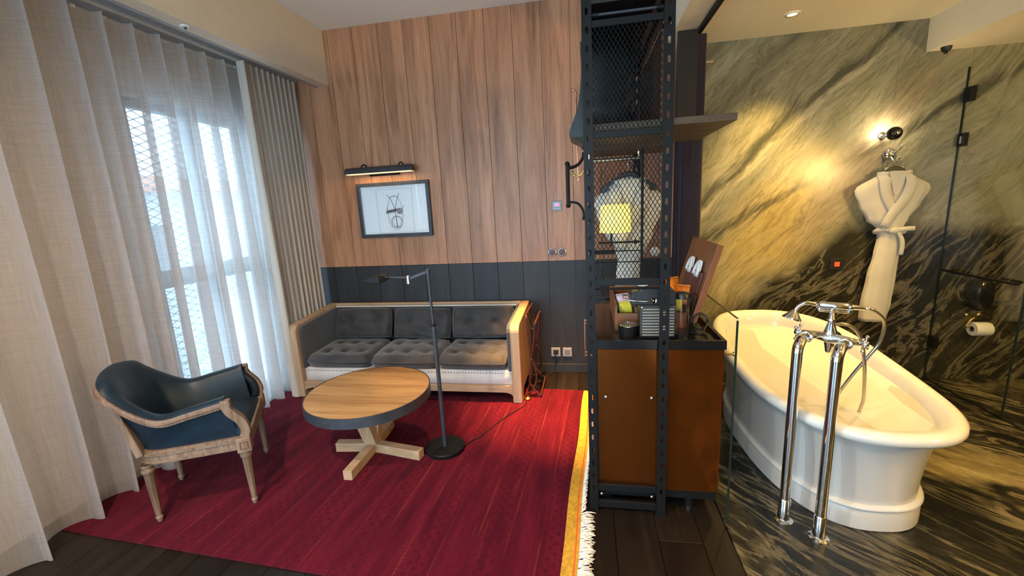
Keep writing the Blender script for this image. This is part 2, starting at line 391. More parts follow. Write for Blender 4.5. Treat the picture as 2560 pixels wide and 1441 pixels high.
M_yellow = plain('mustard_wool', (.50, .27, .02), .95, 0, .3, 60, .2)
M_orangeline = plain('orange_wool', (.72, .10, .01), .95)
M_fringe = plain('cotton_fringe', (.72, .66, .58), .95, 0, .15, 60)
M_grey = plain('grey_switch_plate', (.20, .21, .22), .4, .3)
M_greyl = plain('pale_grey_plate', (.33, .34, .36), .45, .2)
M_screen = plain('galvanised_screen', (.30, .34, .38), .5, .3)
M_tile = plain('terracotta_roof_tile', (.42, .17, .10), .8, 0, .3, 6)
M_render = plain('grey_render', (.34, .38, .46), .9, 0, .15, 3)
M_leaf = plain('green_leaf', (.05, .13, .03), .6, 0, .4, 20)
M_stem = plain('brown_stem', (.08, .05, .03), .9)
M_ground = plain('street_ground', (.55, .55, .56), .9)
M_shade = None
def rug_mat():
    t = NT('red_knotted_wool'); co = t.objco()
    s = t.new('SeparateXYZ', i_0=co); x, y = s.outputs[0], s.outputs[1]
    # rows of small medallions across the field
    ux = t.math('MULTIPLY', x, 2*PI/.062); uy = t.math('MULTIPLY', y, 2*PI/.062)
    dots = t.math('MULTIPLY', t.math('SINE', ux), t.math('SINE', uy))
    dm = t.ramp(dots, [(.2, 0.0), (.75, 1.0)])
    rowf = t.ramp(t.math('SINE', t.math('MULTIPLY', x, 2*PI/.31)), [(.0, .2), (.6, 1.0)])
    nz = t.noise(t.mapping(co, sc=(9, 1.2, 9)), 1.6, 5, .65).outputs[0]
    ab = t.noise(t.mapping(co, sc=(30, 2.2, 1)), 1, 4, .6).outputs[0]
    fine = t.noise(co, 160, 2).outputs[0]
    c = t.ramp(nz, [(.3, (.046, .0018, .0088)), (.5, (.086, .0034, .0130)), (.72, (.142, .008, .022))])
    c = t.mix(t.math('MULTIPLY', t.math('MULTIPLY', dm, rowf), .7), c, (.045, .0022, .007))
    line = t.ramp(t.math('ABSOLUTE', t.math('SINE', t.math('MULTIPLY', x, PI/.155))), [(0, 1.0), (.05, .6), (.10, 0.0)])
    worn_glow = t.ramp(t.noise(t.mapping(co, sc=(5, 1.1, 1)), 1.3, 4, .6).outputs[0], [(.45, 0.0), (.62, 1.0)])
    c = t.mix(t.math('MULTIPLY', t.math('MULTIPLY', line, worn_glow), .55), c, (.34, .075, .035))  # worn lines, their orange also painting in the warm lamp glow
    c = t.mix(t.ramp(ab, [(.60, 0.0), (.75, .35)]), c, (.24, .035, .035))
    # striped end bands along the short edge
    yb = t.ramp(t.math('MULTIPLY', t.math('SUBTRACT', -.70, y), 20), [(0, 0.0), (1, 1.0)])
    st = t.ramp(t.math('SINE', t.math('MULTIPLY', y, 2*PI/.021)), [(.2, 0.0), (.8, 1.0)])
    c = t.mix(t.math('MULTIPLY', yb, t.math('MULTIPLY', st, .5)), c, (.075, .005, .012))
    c = t.mix(t.math('MULTIPLY', fine, .45), c, (.06, .002, .007))
    t.bump(t.math('ADD', fine, t.math('MULTIPLY', nz, 1.5)), .5, .006)
    return t.fin(Base_Color=c, Roughness=.95, Sheen_Weight=.03, Specular_IOR_Level=.06)
M_rug = rug_mat()

# ================================================================ the setting
ZC, ZB, ZL = 3.214, 2.753, 2.529
def struct(o): return tag(o, kind='structure')
def copy_piece(o, loc, parent=None):
    c = o.copy(); COL.objects.link(c); c.location = loc
    if parent is not None: c.parent = parent
    return c
fl = struct(B(-3.1, .648, -3.1, 3.95, -.12, -.022).build('floor', M_floor))
px = .315
cols = []
while px > -3.05: px -= .2
x = px
k = 0
while x < .64:
    x1 = min(x+.2, .646); y = -3.1+(k % 3)*-.7
    while y < 3.81:
        y1 = min(y+2.1, 3.82)
        if y1 > -3.0: B(max(x, -3.05)+.0012, x1-.0012, max(y, -3.05)+.0012, y1-.0012, -.022, -.0005*(k % 2)).build('floorboard', M_floor, fl, bevel=.0015, seg=1)
        y += 2.1
    x += .2; k += 1
flm = struct(B(.649, 3.75, -3.1, 3.95, -.12, -.024).build('floor_bathroom', M_marblef))
for a, b in ((.65, .87), (.87, 2.06), (2.06, 3.7)):
    for c, d in ((-3.05, .62), (.62, 3.815)):
        B(a+.001, b-.001, c+.001, d-.001, -.024, 0).build('marble_slab', M_marblef, flm)

wb = struct(B(-3.1, 3.75, 3.832, 3.98, -.1, 3.4).build('wall_back', M_paint))
x = -2.255-.2395*3; k = 0
while x < .74:
    x1 = min(x+.2395, .78); xa = max(x, -2.95)
    B(xa+.0016, x1-.0016, 3.81+.0006*(k % 2), 3.832, 1.0745, ZC).build('oak_plank', M_plank, wb, bevel=.0012, seg=1)
    B(xa+.0016, x1-.0016, 3.811+.0006*(k % 3), 3.832, .08, 1.0725).build('black_plank', M_black_plank, wb, bevel=.0012, seg=1)
    x += .2395; k += 1
for a, b, zt in ((.78, 2.30, ZB), (2.30, 2.77, ZB), (2.77, 3.7, ZB)):
    B(a+.0008, b-.0008, 3.81, 3.832, 0, zt).build('marble_slab', M_marble, wb)
struct(B(-2.95, .66, 3.792, 3.81, 0, .085).build('baseboard_back', M_black_plank, bevel=.003))
# left wall: curtained window opening and one for the added, unseen window
WY0, WY1, WZ = 2.45, 3.49, 2.44
mb = MB()
for y0, y1, z0, z1 in ((-3.1, -1.8, 0, 3.4), (.4, WY0, 0, 3.4), (WY1, 3.84, 0, 3.4), (-1.8, .4, WZ, 3.4), (WY0, WY1, WZ, 3.4)):
    mb.box(-3.12, -2.95, y0, y1, z0, z1)
struct(mb.build('wall_left', M_paint))
struct(B(3.7, 3.85, -3.1, 3.84, -.1, 3.4).build('wall_right', M_marble))
mb = MB()
for x0, x1, z0, z1 in ((-3.1, -2.5, -.1, 3.4), (.3, 3.75, -.1, 3.4), (-2.5, .3, WZ, 3.4)): mb.box(x0, x1, -3.25, -3.1, z0, z1)
struct(mb.build('wall_front', M_paint))
w3 = bpy.data.objects.new('window_added_rear', None); COL.objects.link(w3); w3.location = (-1.1, -3.18, 0); struct(w3)  # unseen window added behind the camera for more daylight
for k in range(5):
    xx = -2.5+k*.7; B(xx-.03 if k else xx, xx+.03 if k < 4 else xx, -3.22, -3.14, 0, WZ).build('mullion', M_frame, w3)
    if k < 4: B(xx+.03, xx+.67, -3.184, -3.178, .06, WZ-.06).build('pane', M_glass, w3)
B(-2.47, .27, -3.22, -3.14, 0, .06).build('sill', M_frame, w3); B(-2.47, .27, -3.22, -3.14, WZ-.06, WZ).build('head', M_frame, w3)
struct(B(.66, .80, -3.1, .25, -.02, ZB).build('wall_light_shield', M_paint))  # unseen wall added to keep rear window daylight off the bath
struct(B(-3.1, .648, -3.1, 3.832, ZC, 3.4).build('ceiling', M_ceil))
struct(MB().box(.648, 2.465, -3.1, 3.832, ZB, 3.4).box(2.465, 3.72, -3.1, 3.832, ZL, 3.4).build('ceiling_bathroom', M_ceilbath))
# curtain pelmet along the window wall
pel = struct(MB().box(-2.43, -2.295, -3.1, 3.81, 2.751, ZC).box(-2.95, -2.43, -3.1, 3.81, 2.83, ZC).build('trim_1', M_pelmet, bevel=.004))
B(-2.425, -2.40, -3.0, 3.8, 2.747, 2.7512).build('shadow_groove_strip', M_greyl, pel)
def window(name, y0, y1, mull):
    w_ = bpy.data.objects.new(name, None); COL.objects.link(w_); w_.location = (-3.03, (y0+y1)/2, 0); struct(w_)
    X0, X1 = -3.075, -3.0
    for a, b in ((y0, y0+.055), (y1-.055, y1)): B(X0, X1, a, b, 0, WZ).build('jamb', M_frame, w_)
    B(X0, X1, y0+.055, y1-.055, WZ-.06, WZ).build('head', M_frame, w_)
    B(X0, X1, y0+.055, y1-.055, 0, .06).build('sill', M_frame, w_)
    ys = [y0+.055]+mull+[y1-.055]
    for mm in mull: B(X0, X1, mm-.035, mm+.035, .06, WZ-.06).build('mullion', M_frame, w_)
    for i in range(len(ys)-1):
        a = ys[i]+(.035 if i else 0); b = ys[i+1]-(.035 if i < len(ys)-2 else 0)
        B(X0, X1, a, b, 1.13, 1.26).build('transom', M_frame, w_)
        B(-3.04, -3.034, a, b, .06, 1.13).build('pane', M_glass, w_); B(-3.04, -3.034, a, b, 1.26, WZ-.06).build('pane', M_glass, w_)
window('window_1', WY0, WY1, [2.97])
window('window_added_left', -1.8, .4, [-1.07, -.33])  # unseen window added to let more daylight into the room

# ---------------------------------------------------------------- outside
struct(B(-40, -3.6, -14, 34, -3.3, -3.2).build('ground_outside', M_ground))
def screen(y0, y1, z0, z1, X, label):
    e = empty('sunscreen', (X, (y0+y1)/2, z0), label, 'screen')
    mb = MB(); dy, dz = .150, .034; ny = int((y1-y0)/dy); nz = int((z1-z0)/dz)
    for j in range(nz):
        for i in range(ny):
            a = y0+i*dy; z = z0+j*dz; s = (j % 2)*dy/2
            for p, q in (((a+s, z), (a+s+dy/2, z+dz)), ((a+s+dy/2, z+dz), (a+s+dy, z))):
                h = .0055; t_ = .008
                mb.add([(X, p[0], p[1]-h), (X, p[0], p[1]+h), (X, q[0], q[1]+h), (X, q[0], q[1]-h)], [(0, 1, 2, 3)])
    mb.build('expanded_mesh', M_screen, e, solid=.003, kind='stuff')
    for zz in (z0-.02, z1): B(X-.03, X+.03, y0-.05, y1+.1, zz-.02, zz+.02).build('edge_rail', M_screen, e)
    for yy in (y0-.05, y1+.07): B(X-.03, X+.03, yy-.02, yy+.02, z0-.04, z1+.02).build('edge_post', M_screen, e)
screen(2.2, 6.3, -.35, 3.2, -3.75, 'grey expanded metal sunscreen hanging outside the curtained window')
def house(x0, x1, y0, y1, z0, ze, zr, label):
    e = empty('house', ((x0+x1)/2, (y0+y1)/2, z0), label, 'building')
    B(x0, x1, y0, y1, z0, ze).build('wall', M_render, e)
    xm = (x0+x1)/2
    rf = MB().prism([(x0-.3, ze-.1), (x1+.3, ze-.1), (xm, zr)], (0, y0-.3, 0), (1, 0, 0), (0, 0, 1), (0, y1-y0+.6, 0)).build('roof', M_tile, e)
    n = int((y1-y0+.6)/.45)
    for i in range(n):
        yy = y0-.3+(i+.5)*.45
        MB().tube([(x1+.3, yy, ze-.06), (xm, yy, zr+.04)], .09, 6).build('tile_row', M_tile, rf)
    for i in range(3):
        yy = y0+(y1-y0)*(i+.5)/3
        wv_ = B(x1, x1+.03, yy-.5, yy+.5, ze-2.2, ze-.9).build('window', M_frame, e)
        B(x1+.03, x1+.04, yy-.42, yy+.42, ze-2.12, ze-.98).build('pane', M_glass, wv_)
house(-17, -10.5, 6.0, 22, -3.2, 2.45, 3.0, 'neighbouring house with terracotta roof beyond the window screen')
rnd = random.Random(3)
def bush(c, r, h, label):
    e = empty('shrub', c, label, 'shrub', group='shrubs outside the window')
    mb = MB()
    for i in range(260):
        a = rnd.uniform(0, 2*PI); rr = r*math.sqrt(rnd.random()); z = h*(.15+.85*rnd.random()); rr *= math.sin(PI*min(.95, max(.2, z/h)))
        p = Vector((c[0]+rr*math.cos(a), c[1]+rr*math.sin(a), c[2]+z)); d = Vector((rnd.uniform(-1, 1), rnd.uniform(-1, 1), rnd.uniform(-.4, .8))).normalized()*.12
        s_ = d.cross(Vector((0, 0, 1))).normalized()*.045
        mb.add([p, p+d*.5+s_, p+d, p+d*.5-s_], [(0, 1, 2, 3)])
    mb.build('foliage', M_leaf, e, kind='stuff')
    MB().cyl(c, (c[0], c[1], c[2]+h*.6), .05, .03, 8).build('stem', M_stem, e)
bush((-5.2, 4.0, -3.2), .9, 2.9, 'leafy green shrub close to the screen, nearest the chair side')
bush((-6.0, 5.6, -3.2), 1.0, 3.1, 'leafy green shrub behind the screen, on the drape side')

# ---------------------------------------------------------------- ceiling lamps
for i, (x, y, z, wt, colr, cone, bl, off) in enumerate(DOWNLIGHTS):
    bath = x > .6
    names = {0: 'lit recessed downlight in the bathroom ceiling near the marble wall'}
    e = empty('downlight', (x, y, z-.006), names.get(i, 'recessed downlight in the %s ceiling out of view, %s' % ('bathroom' if bath else 'living room', ['', 'added fill above the tub taps', 'added fill by the glass partition', 'added fill inside the toilet cubicle', 'added fill near the tub end', 'added fill between tub and glass', 'over the sofa end', 'over the round table', 'added fill before the armchair', 'added fill over the entrance side', 'added fill at the far rear'][i])), 'downlight', group='recessed downlights')
    MB().lathe([(.030, 0), (.045, -.001), (.047, .006)], (x, y, z-.007), 20, cap=False).build('trim_ring', M_white, e, smooth=True)
    MB().lathe([(.0005, .0), (.030, .0)], (x, y, z-.003), 20, cap=False).build('lens', emit('lamp_lens_%d' % i, colr, 12), e)
    d = bpy.data.lights.new('downlight_beam', 'SPOT'); d.energy = wt; d.color = colr; d.spot_size = math.radians(cone); d.spot_blend = bl; d.shadow_soft_size = .03
    o = bpy.data.objects.new('downlight_beam', d); COL.objects.link(o); o.parent = e; o.location = (0, 0, -.02)
    o.rotation_euler = Vector((-off[0], -off[1], 1)).to_track_quat('Z', 'Y').to_euler()
# ================================================================ curtains
def curtain(name, mat, y0, y1, xc, amp_t, amp_b, per, ztop, label, seed, nz=22, drift=.0, xb=None, sharp=1.0, npp=18, wide=0):
    e = empty(name, (xc, (y0+y1)/2, .012), label, 'curtain')
    r = random.Random(seed); L = y1-y0
    NQ = 400; cum = [0]
    for q in range(NQ):
        y = y0+L*(q+.5)/NQ; cum.append(cum[-1]+L/NQ/(per*(1+(wide*sstep(2.2, 1.4, y) if wide else 0))))
    nf = cum[-1]
    def ypos(s):
        lo, hi = 0, NQ
        while hi-lo > 1:
            md = (lo+hi)//2
            if cum[md] <= s: lo = md
            else: hi = md
        return y0+L*(lo+(s-cum[lo])/(cum[hi]-cum[lo]))/NQ
    ph = [r.uniform(-.5, .5) for _ in range(int(nf)+4)]; am = [r.uniform(.75, 1.25) for _ in range(int(nf)+4)]
    def lerp(a, s):
        i = int(s); f = s-i; f = f*f*(3-2*f); return a[i]*(1-f)+a[i+1]*f
    def fn(u, v):
        z = .012+(ztop-.012)*v; s = u*nf; y = ypos(min(s, nf-1e-6)); b = 1-v
        a = (amp_t*(1-b)+amp_b*b*lerp(am, s))
        p = 2*PI*s+lerp(ph, s)*b*1.6+.35*math.sin(3.1*b+s*.7)*b
        sx = math.sin(p); sx = math.copysign(abs(sx)**sharp, sx)
        return (xc+(xb(y)*b**1.4 if xb else 0)+a*sx, y+.30*per*math.cos(p)*(.6+.5*b)+drift*b, z)
    MB().grid(fn, int(nf*npp), nz).build('cloth', mat, e, smooth=True)
    return e
sh = curtain('sheer_curtain', M_sheer, .45, 3.36, -2.735, .058, .085, .168, 2.795, 'long grey-beige sheer linen curtain in soft folds across the window', 5,
             xb=lambda y: .12*sstep(1.75, 1.2, y)-.03, wide=.65)
dr = curtain('drape', M_drape, 3.13, 3.75, -2.605, .030, .034, .062, 2.79, 'stacked heavy beige linen drape between the sheer curtain and wood wall', 9)
def fold(u, v):
    z = .012+2.775*v; b = 1-v
    a = PI*1.15*u-.35
    return (-2.598+.050*math.sin(a)+.008*math.sin(5*v), 3.075+.07*u+.035*math.cos(a), z)
MB().grid(fold, 14, 20).build('leading_fold', M_drape, dr, smooth=True)
tr = empty('curtain_track', (-2.64, 1.6, 2.797), 'slim double curtain track recessed under the beige pelmet', 'curtain track')
for xx in (-2.735, -2.605): B(xx-.011, xx+.011, -2.9, 3.78, 2.797, 2.83).build('rail', M_greyl, tr)
yy = .55
while yy < 3.33:
    B(-2.741, -2.729, yy-.008, yy+.008, 2.780, 2.797).build('glider', M_white, tr); yy += .157
# small fittings on the pelmet and bathroom ceiling
e = empty('sprinkler_head', (-2.345, 2.42, 2.751), 'tiny white recessed sprinkler cap under the beige pelmet', 'sprinkler')
MB().lathe([(.028, 0), (.024, -.006), (.010, -.007)], (-2.345, 2.42, 2.751), 18).build('cap', M_white, e, smooth='auto')
MB().lathe([(.009, 0), (.006, -.010), (.002, -.012)], (-2.345, 2.42, 2.745), 12).build('nozzle', M_blackplastic, e, smooth='auto')
e = empty('ceiling_sensor', (2.53, 3.70, ZL), 'small black sensor under the dropped bathroom ceiling by the marble', 'sensor')
MB().lathe([(.030, 0), (.030, -.012), (.022, -.030), (.012, -.034)], (2.53, 3.72, ZL), 16).build('housing', M_blackplastic, e, smooth='auto')
MB().ball((2.53, 3.72, ZL-.036), .012).build('lens', M_blackgloss, e, smooth=True)

# ================================================================ rug
RA = -math.radians(3.2)
rug = empty('rug', (-.094, 2.395, .0), 'deep red wool rug with a mustard border and white fringe', 'rug', RA)
def rugz(x, y): return .009+.0012*math.sin(x*11+y*3)+.001*math.sin(y*17-x*4)
def rug_part(name, mat, x0, x1, ex0=None, ex1=None, nx=40):
    fa = ex0 or (lambda y: 0); fb = ex1 or (lambda y: 0)
    def top(u, v):
        y = -1.03+2.025*v; a = x0+fa(y); b = x1+fb(y); x = a+(b-a)*u; return (x, y, rugz(x, y))
    def bot(u, v): p = top(u, v); return (p[0], p[1], .0006)
    mb = MB().grid(top, nx, 60).grid(bot, nx, 60)
    mb.grid(lambda u, v: top(u, 0) if v else bot(u, 0), nx, 1).grid(lambda u, v: top(u, 1) if v else bot(u, 1), nx, 1)
    mb.grid(lambda u, v: top(0, u) if v else bot(0, u), 60, 1).grid(lambda u, v: top(1, u) if v else bot(1, u), 60, 1)
    return mb.build(name, mat, rug, smooth='auto', world=False)
wob = lambda y: .005*math.sin(y*6)
rug_part('field', M_rug, -2.70, 0, ex1=wob)
rug_part('mustard_border', M_yellow, 0, .052, wob, wob, 3)
rug_part('orange_stripe', M_orangeline, .052, .060, wob, wob, 1)
rug_part('outer_border', M_yellow, .060, .074, wob, wob, 1)
r = random.Random(11); mb = MB(); yl = -1.025
while yl < .985:
    near = yl < -.46; x = .074+wob(yl)
    n = 3
    for q in range(n):
        a = r.uniform(-.5, .5) if near else r.uniform(-.25, .25); ln = (r.uniform(.045, .075) if near else r.uniform(.018, .028))
        p = [(x, yl+r.uniform(-.004, .004), .008)]
        for s_ in (.35, .7, 1.0):
            curl = 0 if near else .020*s_
            p.append((x+ln*s_*math.cos(a), yl+ln*s_*math.sin(a)+r.uniform(-.006, .006), .010+r.uniform(0, .010)+curl))
        mb.tube(p, [.0032, .0036, .0034, .0018], 5)
    yl += r.uniform(.009, .014)
mb.build('fringe', M_fringe, rug, smooth=True, world=False, kind='stuff')

# ================================================================ sofa
sofa = empty('sofa', (-1.545, 3.45, 0), 'three-seat sofa with pale oak frame and slate upholstery against the wall', 'sofa')
def arm_poly():
    pts = [(3.11, .0115), (3.205, .0115), (3.205, .03), (3.215, .07), (3.245, .095), (3.665, .095), (3.695, .07), (3.70, 0), (3.782, 0), (3.782, .715)]
    pts += [(3.175-.065*math.sin(a), .605+.065*math.cos(a)+.005) for a in [PI/2*i/6 for i in range(7)]]
    return pts
for x0, x1 in ((-2.56, -2.485), (-.605, -.53)):
    MB().prism(arm_poly(), (x0, 0, 0), (0, 1, 0), (0, 0, 1), (x1-x0, 0, 0)).build('arm_frame', M_oak, sofa, bevel=.008, seg=3)
for x0, x1 in ((-2.485, -2.452), (-.638, -.605)):
    MB().prism([(3.14, .27), (3.72, .27), (3.72, .69), (3.19, .655), (3.15, .63), (3.14, .60)], (x0, 0, 0), (0, 1, 0), (0, 0, 1), (x1-x0, 0, 0)).build('arm_pad', M_slate, sofa, bevel=.012, seg=3)
B(-2.485, -.605, 3.742, 3.782, .10, .715).build('back_frame', M_oakx, sofa, bevel=.006)
B(-2.452, -.638, 3.70, 3.742, .28, .695).build('back_pad', M_velvet, sofa, bevel=.015, seg=3)
B(-2.452, -.638, 3.693, 3.702, .688, .700).build('back_piping', M_canvas, sofa)
# front rail with curved brackets
fr = [(-2.485, .155), (-2.485, .06)]
fr += [(-2.485+.075*(1-math.cos(a)), .06+.038*math.sin(a)) for a in [PI/2*i/6 for i in range(1, 7)]]
fr += [(-.605-.075*(1-math.cos(a)), .06+.038*math.sin(a)) for a in [PI/2*i/6 for i in range(6, 0, -1)]]
fr += [(-.605, .06), (-.605, .155)]
MB().prism(fr, (0, 3.122, 0), (1, 0, 0), (0, 0, 1), (0, .04, 0)).build('front_rail', M_oakx, sofa)
B(-2.452, -.638, 3.17, 3.70, .15, .278).build('seat_deck', M_canvas, sofa)
def canv(u, v):
    x = -2.482+1.874*u; a = PI*v; rr = .03*math.sin(a)**.6; k = 1-math.exp(-((u*1.874)/.03)**2); k2 = 1-math.exp(-(((1-u)*1.874)/.03)**2)
    return (x, 3.155-rr*k*k2, .150+.13*v)
MB().grid(canv, 60, 10).build('front_canvas', M_canvas, sofa, smooth=True)
mb = MB()
for i in range(75):
    mb.ball((-2.455+i*.0248, 3.128, .262), .0055, 6, 4)
mb.build('nailhead_trim', M_nickel, sofa, smooth=True, kind='stuff')

def cushion_mesh(w, d, h, tufts, seed, n=26, pw=5, wr=.004):
    r = random.Random(seed); ph = [(r.uniform(4, 13), r.uniform(4, 13), r.uniform(0, 6), r.uniform(.4, 1)) for _ in range(7)]
    mb = MB(); N = n
    def f(u, v, sgn):
        U, V = 2*u-1, 2*v-1
        t = max(0, (1-abs(U)**(2*pw))*(1-abs(V)**(2*pw)))**.27*(.86+.14*(1-U*U)*(1-V*V))
        z = sgn*h/2*t
        if sgn > 0:
            for a, b in tufts: z -= .22*h*math.exp(-(((U-a)*w/2)**2+((V-b)*d/2)**2)/(.028**2)) + .07*h*math.exp(-(((U-a)*w/2)**2+((V-b)*d/2)**2)/(.09**2))
            z += t*wr*sum(q*math.sin(a*U+b*V+c) for a, b, c, q in ph)/2
        rd = 1-.05*(abs(U*V))**3
        return (U*w/2*rd+.004*math.sin(3*V+seed), V*d/2*rd+.004*math.sin(3*U+seed*2), z)
    mb.grid(lambda u, v: f(u, v, 1), N, N).grid(lambda u, v: f(u, v, -1), N, N)
    return mb
def place_cushion(name, w, d, h, tufts, seed, loc, tilt, rz, mat, label, group, ball=True):
    e = empty(name, loc, label, 'cushion', rz, group); e.rotation_euler = (tilt, 0, rz)
    mb = cushion_mesh(w, d, h, tufts, seed)
    c = mb.build('cover', mat, e, smooth=True, world=False)
    if ball:
        for a, b in tufts:
            MB().ball((a*w/2, b*d/2, h*.5-.26*h), .009, 8, 5, (1, 1, .5)).build('button', mat, e, smooth=True, world=False)
    per = [( (a*w/2, b*d/2, 0)) for a, b in [(-1+2*i/24, -1) for i in range(24)]+[(1, -1+2*i/24) for i in range(24)]+[(1-2*i/24, 1) for i in range(24)]+[(-1, 1-2*i/24) for i in range(24)]]
    MB().tube([(x*(1-.05*(abs(4*x*y/w/d))**3), y*(1-.05*(abs(4*x*y/w/d))**3), 0) for x, y, z in per], .0045, 6, closed=True).build('piping', mat, e, smooth=True, world=False)
T6 = [(a, b) for a in (-.55, 0, .55) for b in (-.45, .4)]
names = ['nearest the window drape', 'in the middle of the sofa', 'beside the copper stand']
for i, (cx, mt) in enumerate(((-2.145, M_velvet), (-1.545, M_velvet2), (-.945, M_velvet))):
    place_cushion('seat_cushion', .592, .52, .135, T6, 3+i, (cx, 3.372, .342), 0, [0, .02, -.01][i], mt, ('taupe-grey' if i == 1 else 'charcoal')+' velvet tufted seat cushion '+names[i], 'sofa seat cushions')
T2 = [(-.42, 0), (.42, 0)]
for i, (cx, rz, w, zz) in enumerate(((-2.13, .02, .57, .547), (-1.535, -.03, .57, .545), (-.945, .03, .58, .553))):
    place_cushion('back_cushion', w, .285, .13, T2, 13+i, (cx, 3.625, zz), math.radians(72), rz, M_velvet, 'dark grey velvet back cushion with two buttons '+names[i], 'sofa back cushions')

# ================================================================ armchair
ch = empty('armchair', (-2.235, 1.923, 0.0095), 'petrol blue leather tub armchair with carved pale wood frame', 'armchair', math.radians(34))
def chb(mb, name, mat, **kw): return mb.build(name, mat, ch, world=False, **kw)
legp = [(.010, 0), (.013, .004), (.013, .018), (.017, .022), (.017, .030), (.0125, .036), (.015, .06), (.0235, .29), (.026, .295), (.029, .300), (.029, .312), (.024, .316), (.022, .330), (.028, .335), (.028, .345)]
def leg(x, y):
    n = 32; mb = MB(); vs = []
    for rr, z in legp:
        for k in range(n):
            a = 2*PI*k/n; q = rr*(1-(.13*(.5+.5*math.cos(a*8)) if .05 < z < .292 else 0)); vs.append((x+q*math.cos(a), y+q*math.sin(a), z))
    mb.add(vs, [(i*n+k, i*n+(k+1) % n, (i+1)*n+(k+1) % n, (i+1)*n+k) for i in range(len(legp)-1) for k in range(n)]+[tuple(range(n-1, -1, -1))])
    chb(mb, 'leg', M_chairwood, smooth='auto')
for x, y in ((.235, -.28), (.235, .28), (-.225, -.20), (-.225, .20)): leg(x, y)
# seat rail: curved band following the plan
rail = spline([(.262, -.30, 0), (.0, -.262, 0), (-.19, -.225, 0), (-.262, -.14, 0), (-.285, 0, 0), (-.262, .14, 0), (-.19, .225, 0), (.0, .262, 0), (.262, .30, 0)], 6)
def band(path, z0, z1, th, out=0):
    rings = []
    for i, p in enumerate(path):
        t = (path[min(i+1, len(path)-1)]-path[max(i-1, 0)]).normalized(); nrm = Vector((-t.y, t.x, 0))
        q = p+nrm*out
        rings.append([(q.x, q.y, z0), (q.x, q.y, z1), (q.x-nrm.x*th, q.y-nrm.y*th, z1), (q.x-nrm.x*th, q.y-nrm.y*th, z0)])
    return MB().loft(rings)
chb(band(rail, .345, .418, .045), 'seat_rail', M_chairwood, smooth='auto', bevel=.004)
chb(band(rail, .392, .406, .02, -.006+.012), 'rail_bead', M_chairwood, smooth='auto', bevel=.004)
chb(band(rail, .352, .362, .02, .004), 'rail_bead', M_chairwood, smooth='auto', bevel=.003)
chb(MB().box(.228, .268, -.29, .29, .345, .415), 'front_rail', M_chairwood, bevel=.005)
for s_ in (-1, 1):
    b = chb(MB().box(.205, .275, s_*.285-.035, s_*.285+.035, .335, .42), 'corner_block', M_chairwood, bevel=.004)
    MB().box(.222, .258, s_*.285+s_*.035-.002, s_*.285+s_*.035+.002, .357, .40).build('carved_square', M_walnut, b, world=False) if False else None
    fr_ = MB()
    yo = s_*.322
    for a0, a1, z0, z1 in ((.221, .259, .357, .361), (.221, .259, .396, .400), (.221, .225, .361, .396), (.255, .259, .361, .396)): fr_.box(a0, a1, yo-.0015, yo+.0015, z0, z1)
    chb(fr_, 'carved_square', M_walnut)
# wrap-around shell
basep = [(.215, -.272), (.02, -.248), (-.16, -.214), (-.228, -.165), (-.258, -.08), (-.264, 0)]
topp = [(.185, -.292), (.03, -.290), (-.11, -.285), (-.235, -.262), (-.325, -.212), (-.362, -.10), (-.372, 0)]
hts = [.652, .630, .618, .702, .795, .828, .836]
def mirror(l): return [(a, b) for a, b in l]+[(a, -b) for a, b in l[-2::-1]]
bp_ = spline([(a, b, 0) for a, b in mirror(basep)], 9); 
tp3 = [(a, b, h) for (a, b), h in zip(topp, hts)]; tp3 = tp3+[(a, -b, h) for a, b, h in tp3[-2::-1]]
tp_ = spline(tp3, 8)
def resample(P, n):
    d = [0]
    for a, b in zip(P, P[1:]): d.append(d[-1]+(b-a).length)
    out = []; j = 0
    for i in range(n):
        t = d[-1]*i/(n-1)
        while j < len(P)-2 and d[j+1] < t: j += 1
        f = (t-d[j])/max(1e-9, d[j+1]-d[j]); out.append(P[j].lerp(P[j+1], min(1, max(0, f))))
    return out
NS = 61
bp_ = resample(bp_, NS); tp_ = resample(tp_, NS)
rings = []; rail3 = []
for i in range(NS):
    b, t = bp_[i], tp_[i]
    tan = (tp_[min(i+1, NS-1)]-tp_[max(i-1, 0)]); tan.z = 0; tan.normalize(); nr = Vector((-tan.y, tan.x, 0))   # outward
    ring = []
    zb = .41
    for f, o in ((0, 0), (.35, .004), (.7, .004), (.9, .004), (.96, .012), (1.0, .010), (1.03, -.006), (1.03, -.030), (1.0, -.048), (.93, -.056), (.7, -.062), (.35, -.07), (.0, -.075)):
        hgt = t.z-zb
        p = Vector((b.x+(t.x-b.x)*min(f, 1)**1.3, b.y+(t.y-b.y)*min(f, 1)**1.3, zb+hgt*f))
        ring.append(p+nr*o)
    rings.append(ring)
    rail3.append((t, nr, b))
chb(MB().loft(rings), 'leather_shell', M_leather, smooth='auto')
